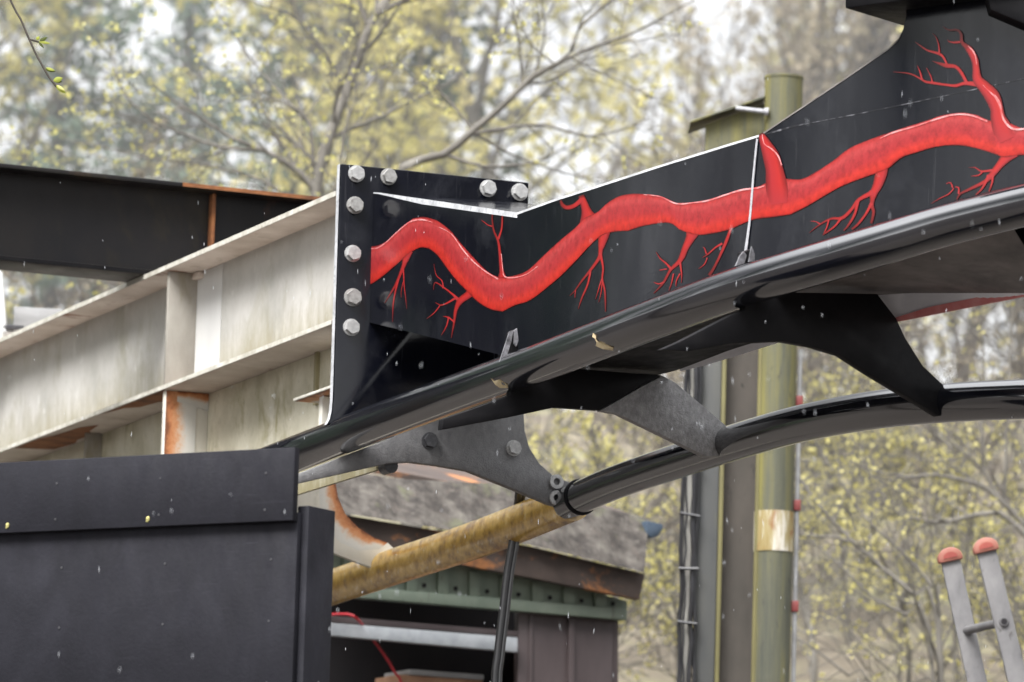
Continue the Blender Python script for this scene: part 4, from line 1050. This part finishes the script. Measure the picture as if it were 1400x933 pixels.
# --- two near budding trees whose limbs the photo shows plainly
PN = dict(step=.12, wander=.13, up=[.02,.03,.02,.02], rmin=.0022, depth=3, kids=[9,7,5], start=[.15,.15,.1], ratio=[.5,.5,.5], angle=(25,65), budp=.42, budn=3, buds=.032, flat=.6)
Y1 = 33.0
def T(px, py, dy=0): return at(px, py, Y1+dy)
def built(tr, name, label, base, bark, leafm, cat='tree'):
    tr.v = [v-base for v in tr.v]; tr.lv = [v-base for v in tr.lv]
    tm, cm = tr.meshes()
    return add_tree(name, label, None, tuple(base), tm, cm, bark, leafm, cat=cat)
base = at(520, 1120, Y1); base.z = ground_z(base.x, base.y)
tr = Tree(11)
fork = T(440, 420)
tr.tube(spline([base, T(470, 760), fork], .2), [.085-.0016*i for i in range(len(spline([base, T(470, 760), fork], .2)))], 8)
for pts, r0, r1, kd in [
    ([fork, T(432,300), T(437,235), T(455,175), T(480,110), T(500,50), T(520,10), T(565,-40)], .052, .03, 10),
    ([T(515,20), T(545,4), T(590,-8), T(640,-30)], .026, .015, 4), ([T(504,40), T(490,0), T(480,-40)], .02, .012, 3),
    ([fork, T(445,300), T(428,257), T(399,227), T(360,206), T(317,189), T(283,167), T(240,141), T(205,110)], .034, .006, 16),
    ([T(430,300,.2), T(424,171,.2), T(399,146,.25), T(377,120,.3), T(343,81,.35), T(322,50,.4)], .022, .005, 12),
    ([T(360,206), T(300,201), T(253,184), T(206,163), T(165,120), T(150,60)], .017, .004, 12),
    ([fork, T(400,330,-.2), T(330,300,-.2), T(240,285,-.3), T(150,290,-.3), T(60,270,-.4)], .026, .006, 12),
    ([T(420,330,.3), T(380,260,.4), T(300,230,.5), T(200,215,.6), T(90,190,.8)], .018, .004, 12)]:
    tr.along(pts, r0*.78, r1*.8, 1, PN, kd)
built(tr, 'budding_tree', 'grey barked tree with yellow green buds, its trunk curving to the top edge', base, M['bark'], M['bud'])

base = at(640, 1120, Y1-1.5); base.z = ground_z(base.x, base.y)
tr = Tree(12); T2 = lambda x, y, dy=0: at(x, y, Y1-1.5+dy)
tr.tube(spline([base, T2(560, 700), T2(500,420), T2(520,290)], .2), [.075-.0012*i for i in range(len(spline([base, T2(560, 700), T2(500,420), T2(520,290)], .2)))], 8)
for pts, r0, r1, kd in [
    ([T2(515,300), T2(550,229), T2(607,211), T2(646,179), T2(686,146), T2(729,104), T2(764,86), T2(782,68), T2(793,36), T2(836,0), T2(860,-40)], .036, .008, 8),
    ([T2(764,86), T2(811,64), T2(864,46), T2(911,21), T2(950,0)], .016, .005, 5),
    ([T2(640,184), T2(693,175), T2(746,171), T2(804,187), T2(857,175), T2(890,160)], .017, .004, 6),
    ([T2(646,179), T2(621,146), T2(600,125), T2(568,111), T2(540,80)], .012, .004, 6),
    ([T2(729,104), T2(742,65), T2(745,30), T2(735,-20)], .009, .004, 4), ([T2(760,88), T2(735,70), T2(715,40), T2(700,-10)], .008, .004, 4),
    ([T2(520,300), T2(470,250), T2(480,150), T2(560,60)], .014, .004, 7)]:
    tr.along(pts, r0*.8, r1*.8, 1, dict(PN, budp=.34, budn=2), kd)
built(tr, 'budding_tree', 'slender tree whose long grey bough slants up right above the bolted plate', base, M['bark'], M['bud'])

# --- thicket at the lower right, limbs from the photo
PS = dict(PN, depth=3, kids=[6,6,4], ratio=[.45,.5,.5], budp=.30, budn=3, buds=.036, flat=.7, rmin=.003)
def S_(Y): return lambda x, y: at(x, y, Y)
T3_ = S_(31.5)
base = T3_(1300, 1080); base.z = ground_z(base.x, base.y); tr = Tree(13)
for pts, r0, r1, kd in [
    ([base, T3_(1281,845), T3_(1251,815), T3_(1202,773), T3_(1160,735), T3_(1122,694), T3_(1090,648), T3_(1070,600)], .026, .007, 9),
    ([base, T3_(1285,850), T3_(1274,803), T3_(1232,754), T3_(1183,709), T3_(1150,660)], .02, .006, 8),
    ([base, T3_(1270,860), T3_(1240,841), T3_(1194,818), T3_(1156,780), T3_(1100,731), T3_(1060,700)], .02, .005, 8),
    ([base, T3_(1200,950), T3_(1160,924), T3_(1122,894), T3_(1084,871), T3_(1030,860)], .016, .005, 6),
    ([T3_(1168,743), T3_(1145,735), T3_(1092,731), T3_(1040,720)], .011, .004, 5)]:
    tr.along(pts, r0, r1, 1, PS, kd)
built(tr, 'budding_shrub', 'bare olive shrub arching up left between the round post and the ladder', base, M['bark'], M['bud_olive'], 'shrub')
T4_ = S_(33.0)
base = T4_(1480, 1060); base.z = ground_z(base.x, base.y); tr = Tree(14)
for pts, r0, r1, kd in [
    ([base, T4_(1440,780), T4_(1400,716), T4_(1372,690), T4_(1346,648), T4_(1312,614), T4_(1270,580)], .028, .008, 9),
    ([T4_(1410,740), T4_(1365,701), T4_(1304,712), T4_(1259,712), T4_(1221,697), T4_(1180,670)], .02, .006, 8),
    ([T4_(1390,705), T4_(1353,671), T4_(1330,660), T4_(1281,650), T4_(1243,652), T4_(1206,648), T4_(1160,630)], .018, .005, 8),
    ([T4_(1346,650), T4_(1344,629), T4_(1342,580), T4_(1345,500), T4_(1340,430)], .013, .006, 7),
    ([T4_(1373,690), T4_(1376,600), T4_(1380,500), T4_(1385,420)], .013, .006, 7),
    ([base, T4_(1460,850), T4_(1430,700), T4_(1420,560), T4_(1400,440)], .022, .007, 8),
    ([T4_(1300,612), T4_(1240,560), T4_(1200,520), T4_(1150,470)], .012, .004, 7)]:
    tr.along(pts, r0, r1, 1, PS, kd)
built(tr, 'budding_shrub', 'pale branched shrub reaching in from the right edge behind the ladder caps', base, M['bark'], M['bud_olive'], 'shrub')

# --- copies: prototypes grown once, meshes shared
def proto(seed, P, H, r0, trunk=True):
    tr = Tree(seed); tr.limb(Vector((0,0,0)), Vector((0,0,1)), H, r0, 0, P); return tr.meshes()
P_shrub = dict(step=.16, wander=.16, up=[.06,.05,.03,.02], rmin=.0045, depth=3, kids=[12,8,6], start=[.12,.1,.1], ratio=[.6,.55,.5], angle=(20,60), budp=.30, budn=3, buds=.048)
P_bare = dict(P_shrub, budp=.18, budn=2, buds=.05, kids=[14,9,7])
P_tall = dict(step=.35, wander=.09, up=[.06,.03,.02,.0], rmin=.006, depth=3, kids=[20,9,7], start=[.25,.1,.1], ratio=[.38,.5,.5], angle=(30,65), budp=.5, budn=3, buds=.11)
P_will = dict(step=.3, wander=.08, up=[.05,.02,-.10,-.16], rmin=.006, depth=3, kids=[20,9,7], start=[.22,.1,.05], ratio=[.40,.5,.7], angle=(25,60), budp=.55, budn=3, buds=.13)
P_brown = dict(step=.3, wander=.07, up=[.05,.06,.06,.05], rmin=.007, depth=3, kids=[22,10,8], start=[.15,.1,.05], ratio=[.40,.5,.55], angle=(20,50), budp=.5, budn=3, buds=.10)
def conifer(seed, H):
    tr = Tree(seed); r = tr.r
    pts = [Vector((r.gauss(0,.03), r.gauss(0,.03), H*i/12)) for i in range(13)]
    tr.tube(pts, [.16*(1-i/13)+.01 for i in range(13)], 7)
    for k in range(95):
        t = .12+.87*k/95; z = H*t; L = (1-t)*H*.26+.25; a = r.uniform(0, 6.28); d = Vector((math.cos(a), math.sin(a), r.uniform(-.25, .1))).normalized()
        p = Vector((0,0,z)); q = [p+d*L*j/5+Vector((0,0,-.05*L*(j/5)**2)) for j in range(6)]
        tr.tube(q, [.025*(1-j/6.5) for j in range(6)], 3)
        for j in range(int(55*L)):
            u = r.uniform(.1, 1); c = p+d*L*u+Vector((r.gauss(0,.14), r.gauss(0,.14), r.gauss(0,.07)-.06*L*u)); tr.leaf(c, r.uniform(.10, .22))
    return tr.meshes()
protos = {
 'shrub': [proto(s, P_shrub, 2.6, .03) for s in (21, 22, 23)],
 'bare': [proto(s, P_bare, 3.0, .035) for s in (24, 25, 26)],
 'tall': [proto(s, P_tall, 9.0, .13) for s in (31, 32)],
 'willow': [proto(s, P_will, 9.0, .15) for s in (33, 34)],
 'brown': [proto(s, P_brown, 9.0, .12) for s in (35, 36)],
 'conifer': [conifer(s, 11) for s in (37, 38)]}
KIND = {
 'shrub': ('budding_shrub', 'low twiggy shrub dotted with yellow green buds on the bank', 'shrubs on the bank', 'bark', 'bud_olive', 'shrub'),
 'bare': ('bare_shrub', 'brown tangle of bare twigs growing on the bank', 'bare shrubs on the bank', 'bark_dark', 'palebrown', 'shrub'),
 'tall': ('spring_tree', 'tall blurred tree with pale yellow green new leaves', 'pale green trees beyond the bank', 'bark', 'bud_olive', 'tree'),
 'willow': ('willow_tree', 'blurred willow with hanging olive sprays behind the track', 'willows beyond the bank', 'bark', 'willow', 'tree'),
 'brown': ('leafless_tree', 'blurred pale brown tree still without leaves', 'leafless trees beyond the bank', 'bark_dark', 'palebrown', 'tree'),
 'conifer': ('conifer_tree', 'blurred grey green conifer at the upper left beyond the bank', 'conifers beyond the bank', 'bark_dark', 'conifer', 'tree')}
cnt = {}
trng = random.Random(2)
def put(kind, px, Y, sc=1.0, dz=0):
    n, lab, grp, bk, lf, cat = KIND[kind]; i = cnt.get(kind, 0); cnt[kind] = i+1
    tm, cm = protos[kind][i % len(protos[kind])]
    x = (px-700)/F_PX*Y
    add_tree(n, lab, grp, (x, Y, ground_z(x, Y)-.05+dz), tm, cm, M[bk], M[lf], trng.uniform(0, 6.28), sc*trng.uniform(.9, 1.12), cat)
# bank shrubs
for px, Y in [(-20,34), (90,37), (190,35), (620,36), (760,34), (880,37), (960,35), (1130,37), (1230,36), (1330,38), (1420,36), (1480,34), (1180,40), (1090,42), (700,43)]:
    put('shrub', px, Y, .8)
for px, Y in [(40,41), (150,44), (300,42), (560,41), (800,39), (920,43), (1020,40), (1130,45), (1250,41), (1340,43), (1440,40), (1200,47), (1080,48), (1380,48), (980,47)]:
    put('bare', px, Y, .8)
# wood beyond
for px, Y in [(60,68), (235,74), (385,66), (560,64)]: put('conifer', px, Y, .95)
for px, Y in [(640,58), (780,62)]: put('willow', px, Y, 1.0)
for px, Y in [(930,60), (1090,63), (1260,62), (1400,62)]: put('brown', px, Y, 1.0)
for px, Y in [(-40,60), (1010,70)]: put('tall', px, Y, 1.0)
# drizzle haze over the bank and the wood
mv = MB().hexa([Vector(p) for p in ((-90,30,-1), (90,30,-1), (90,130,-1), (-90,130,-1), (-90,30,26), (90,30,26), (90,130,26), (-90,130,26))])
mm_, mnt, mbs = nodes('haze_volume'); mnt.nodes.remove(mbs)
vs_ = mnt.nodes.new('ShaderNodeVolumeScatter'); vs_.inputs['Density'].default_value = .0045; vs_.inputs['Color'].default_value = (.97,.98,1,1); vs_.inputs['Anisotropy'].default_value = .2
mnt.links.new(vs_.outputs[0], mnt.nodes['Material Output'].inputs['Volume'])
tag(mv.build('haze', mm_), 'pale drizzle haze hanging over the wooded bank', 'haze', kind='stuff')
for px, Y, k in [(1560,62,'brown'), (1640,58,'willow'), (1760,64,'tall'), (1880,60,'brown'), (2010,66,'tall'), (2150,60,'willow'), (2300,64,'brown'), (-240,62,'tall'), (-380,66,'willow'), (-540,62,'brown'), (1690,76,'tall'), (1950,78,'brown'), (2200,76,'tall')]: put(k, px, Y)
for px, Y, k in [(1560,37,'shrub'), (1640,42,'bare'), (1720,36,'bare'), (1830,40,'shrub'), (1950,37,'bare'), (2080,42,'shrub'), (1600,47,'bare'), (1780,47,'shrub'), (-150,38,'shrub'), (-260,42,'bare')]: put(k, px, Y)
# unseen trees added along the left bank, serving only as dark reflections in the gloss paint
for x, y in [(-8.5,27), (-9.5,31), (-11,35), (-13,39), (-12,29), (-24,30), (-27,38), (-24,46), (-30,52), (-22,22), (-25,14), (-32,44), (-20,56), (-16,54)]:
    k = 'conifer'; n, lab, grp, bk, lf, cat = KIND[k]; i = cnt.get(k, 0); cnt[k] = i+1; tm, cm = protos[k][i % 2]
    add_tree(n, 'unseen conifer added for dark reflections in the gloss paint', 'unseen conifers added for reflections', (x, y, ground_z(x, y)-.05), tm, cm, M[bk], M[lf], rng.uniform(0, 6.28), 1.1, cat)

# --- hanging twig at the top left, on a tree standing outside the view
YT = 20.0
tb = at(-420, 500, YT); tb.z = ground_z(tb.x, YT)
tw = Tree(41)
tk = thing('tree', tuple(tb), 'thin dark twig with opening green leaves hanging at the top left corner', 'tree')
tp_ = at(-420, -330, YT)
tw.tube(spline([tb, at(-410, 200, YT), tp_], .2), [.11-.0015*i for i in range(len(spline([tb, at(-410, 200, YT), tp_], .2)))], 9)
br = spline([tp_, at(-250, -300, YT), at(-80, -200, YT), at(-20, -90, YT), at(14, 0, YT), at(28, 26, YT), at(36, 45, YT), at(41, 56, YT), at(48, 72, YT), at(58, 90, YT), at(66, 104, YT), at(72, 112, YT), at(78, 119, YT), at(86, 125, YT)], .04)
rb_ = [max(.0042, .03*(1-i/len(br)*1.5)) for i in range(len(br))]
tw.tube(br, rb_, 7)
sp_ = [at(40, 54, YT), at(47, 56, YT), at(54, 58, YT), at(57, 58, YT)]; tw.tube(sp_, [.004, .004, .0038, .003], 6)
tw.v = [v-tb for v in tw.v]
tme = tw.mesh('trunk', tw.v, tw.f); tme.materials.append(M['twig'])
o = bpy.data.objects.new('trunk', tme); COL.objects.link(o); o.parent = tk
def tleaf(x0, y0, x1, y1, w, mat, dy=0.0):
    a, b = at(x0, y0, YT-.006), at(x1, y1, YT-.006+dy); d = b-a
    up_ = d.cross(Vector((0,1,0))).normalized(); nn = Vector((0,-1,0))
    n = 9; vs = []; fs = []; hw = w*YT/F_PX/2
    for i in range(n+1):
        t = i/n; p = a.lerp(b, t); ww = hw*(math.sin(math.pi*t**.8)**.8) if 0 < t < 1 else .0004
        vs += [p+up_*ww, p+nn*ww*.45, p-up_*ww]
    for i in range(n): k = 3*i; fs += [(k, k+1, k+4, k+3), (k+1, k+2, k+5, k+4)]
    mesh_obj('leaf', vs, fs, mat, tk, smooth=True)
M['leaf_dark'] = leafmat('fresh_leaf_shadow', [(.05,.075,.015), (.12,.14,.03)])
tleaf(54,57, 65,51, 5.5, M['leaf_dark']); tleaf(53,57, 69,60, 4, M['leaf']); tleaf(53,58, 60,66, 3.5, M['leaf_dark']); tleaf(50,55, 54,50, 5, M['leaf'])
tleaf(62,94, 76,98, 6, M['leaf_dark']); tleaf(63,93, 75,97, 4, M['leaf'], -.01); tleaf(73,111, 86,107, 8, M['leaf']); tleaf(74,111, 85,112, 5, M['leaf_dark'], .01); tleaf(77,117, 90,128, 7, M['leaf']); tleaf(78,117, 88,124, 4, M['leaf_yellow'], -.01)

# ------------------------------------------------------------------ SLEET IN THE AIR
sv = []; sf = []
for _ in range(2600):
    Y = rng.uniform(14, 21); x = rng.uniform(-4.2, 4.2); z = rng.uniform(1.2, 8.5)
    L = .007+.022*rng.random()**2; w = rng.uniform(.0005, .0013); dx = rng.uniform(-.1, .05)*L
    p = Vector((x, Y, z)); k = len(sv)
    sv += [p+Vector((dx,0,L/2)), p+Vector((w,0,0)), p+Vector((0,w,0)), p+Vector((-w,0,0)), p+Vector((0,-w,0)), p-Vector((dx,0,L/2))]
    for a, b in ((1,2), (2,3), (3,4), (4,1)): sf += [(k, k+a, k+b), (k+5, k+b, k+a)]
o = mesh_obj('sleet', sv, sf, M['sleet']); tag(o, 'falling white sleet drops in the air before the track', 'sleet', kind='stuff')

# ------------------------------------------------------------------ light, world, camera
SUN_EL, SUN_AZ = R(50), R(215)          # azimuth clockwise from +Y: behind the viewer, to the left
w = bpy.data.worlds.new('World'); scn.world = w; w.use_nodes = True
nt = w.node_tree; bg = nt.nodes['Background']
sky = nt.nodes.new('ShaderNodeTexSky'); sky.sky_type = 'NISHITA'; sky.sun_disc = False
sky.sun_elevation = SUN_EL; sky.sun_rotation = SUN_AZ; sky.air_density = 1.0; sky.dust_density = 4.0; sky.ozone_density = 1.0
hs = nt.nodes.new('ShaderNodeHueSaturation'); hs.inputs['Saturation'].default_value = .10; hs.inputs['Value'].default_value = 1.0
nt.links.new(sky.outputs[0], hs.inputs['Color']); # overcast: brighter overhead than at the horizon
tcw = nt.nodes.new('ShaderNodeTexCoord'); sxw = nt.nodes.new('ShaderNodeSeparateXYZ'); nt.links.new(tcw.outputs['Generated'], sxw.inputs[0])
mrw = nt.nodes.new('ShaderNodeFloatCurve'); nt.links.new(sxw.outputs[2], mrw.inputs['Value'])
cv_ = mrw.mapping.curves[0]; cv_.points[0].location = (0, .42); cv_.points[1].location = (1, 1.0)
for q_ in ((.18, .36), (.40, .11), (.54, .14), (.64, .55), (.74, .95), (.86, 1.0)): cv_.points.new(*q_)
mrw.mapping.update()
mr5 = nt.nodes.new('ShaderNodeMath'); mr5.operation = 'MULTIPLY'; mr5.inputs[1].default_value = 6.5; nt.links.new(mrw.outputs[0], mr5.inputs[0])
vm = nt.nodes.new('ShaderNodeVectorMath'); vm.operation = 'SCALE'; nt.links.new(hs.outputs[0], vm.inputs[0]); nt.links.new(mr5.outputs[0], vm.inputs['Scale'])
nt.links.new(vm.outputs[0], bg.inputs['Color'])
bg.inputs['Strength'].default_value = .14
sd = bpy.data.lights.new('sun', 'SUN'); sd.energy = .3; sd.angle = R(18); sd.color = (1, .975, .94)
so = bpy.data.objects.new('sun', sd); COL.objects.link(so)
dv = Vector((math.sin(SUN_AZ)*math.cos(SUN_EL), math.cos(SUN_AZ)*math.cos(SUN_EL), math.sin(SUN_EL)))
so.rotation_euler = dv.to_track_quat('Z', 'Y').to_euler(); so.location = dv*50

cd = bpy.data.cameras.new('camera'); co = bpy.data.objects.new('camera', cd); COL.objects.link(co)
co.matrix_world = Matrix(((RT.x, UP.x, -FW.x, CAM.x), (RT.y, UP.y, -FW.y, CAM.y), (RT.z, UP.z, -FW.z, CAM.z), (0, 0, 0, 1)))
cd.sensor_width = 36; cd.sensor_fit = 'HORIZONTAL'; cd.lens = F_PX*36/1400
cd.clip_start = .5; cd.clip_end = 2000
cd.dof.use_dof = True; cd.dof.focus_distance = 20.3; cd.dof.aperture_fstop = 4.1; cd.dof.aperture_blades = 9
scn.camera = co
scn.view_settings.view_transform = 'Standard'; scn.view_settings.look = 'None'; scn.view_settings.exposure = 0; scn.view_settings.gamma = 1
scn.cycles.max_bounces = 8; scn.cycles.diffuse_bounces = 4; scn.cycles.transparent_max_bounces = 8
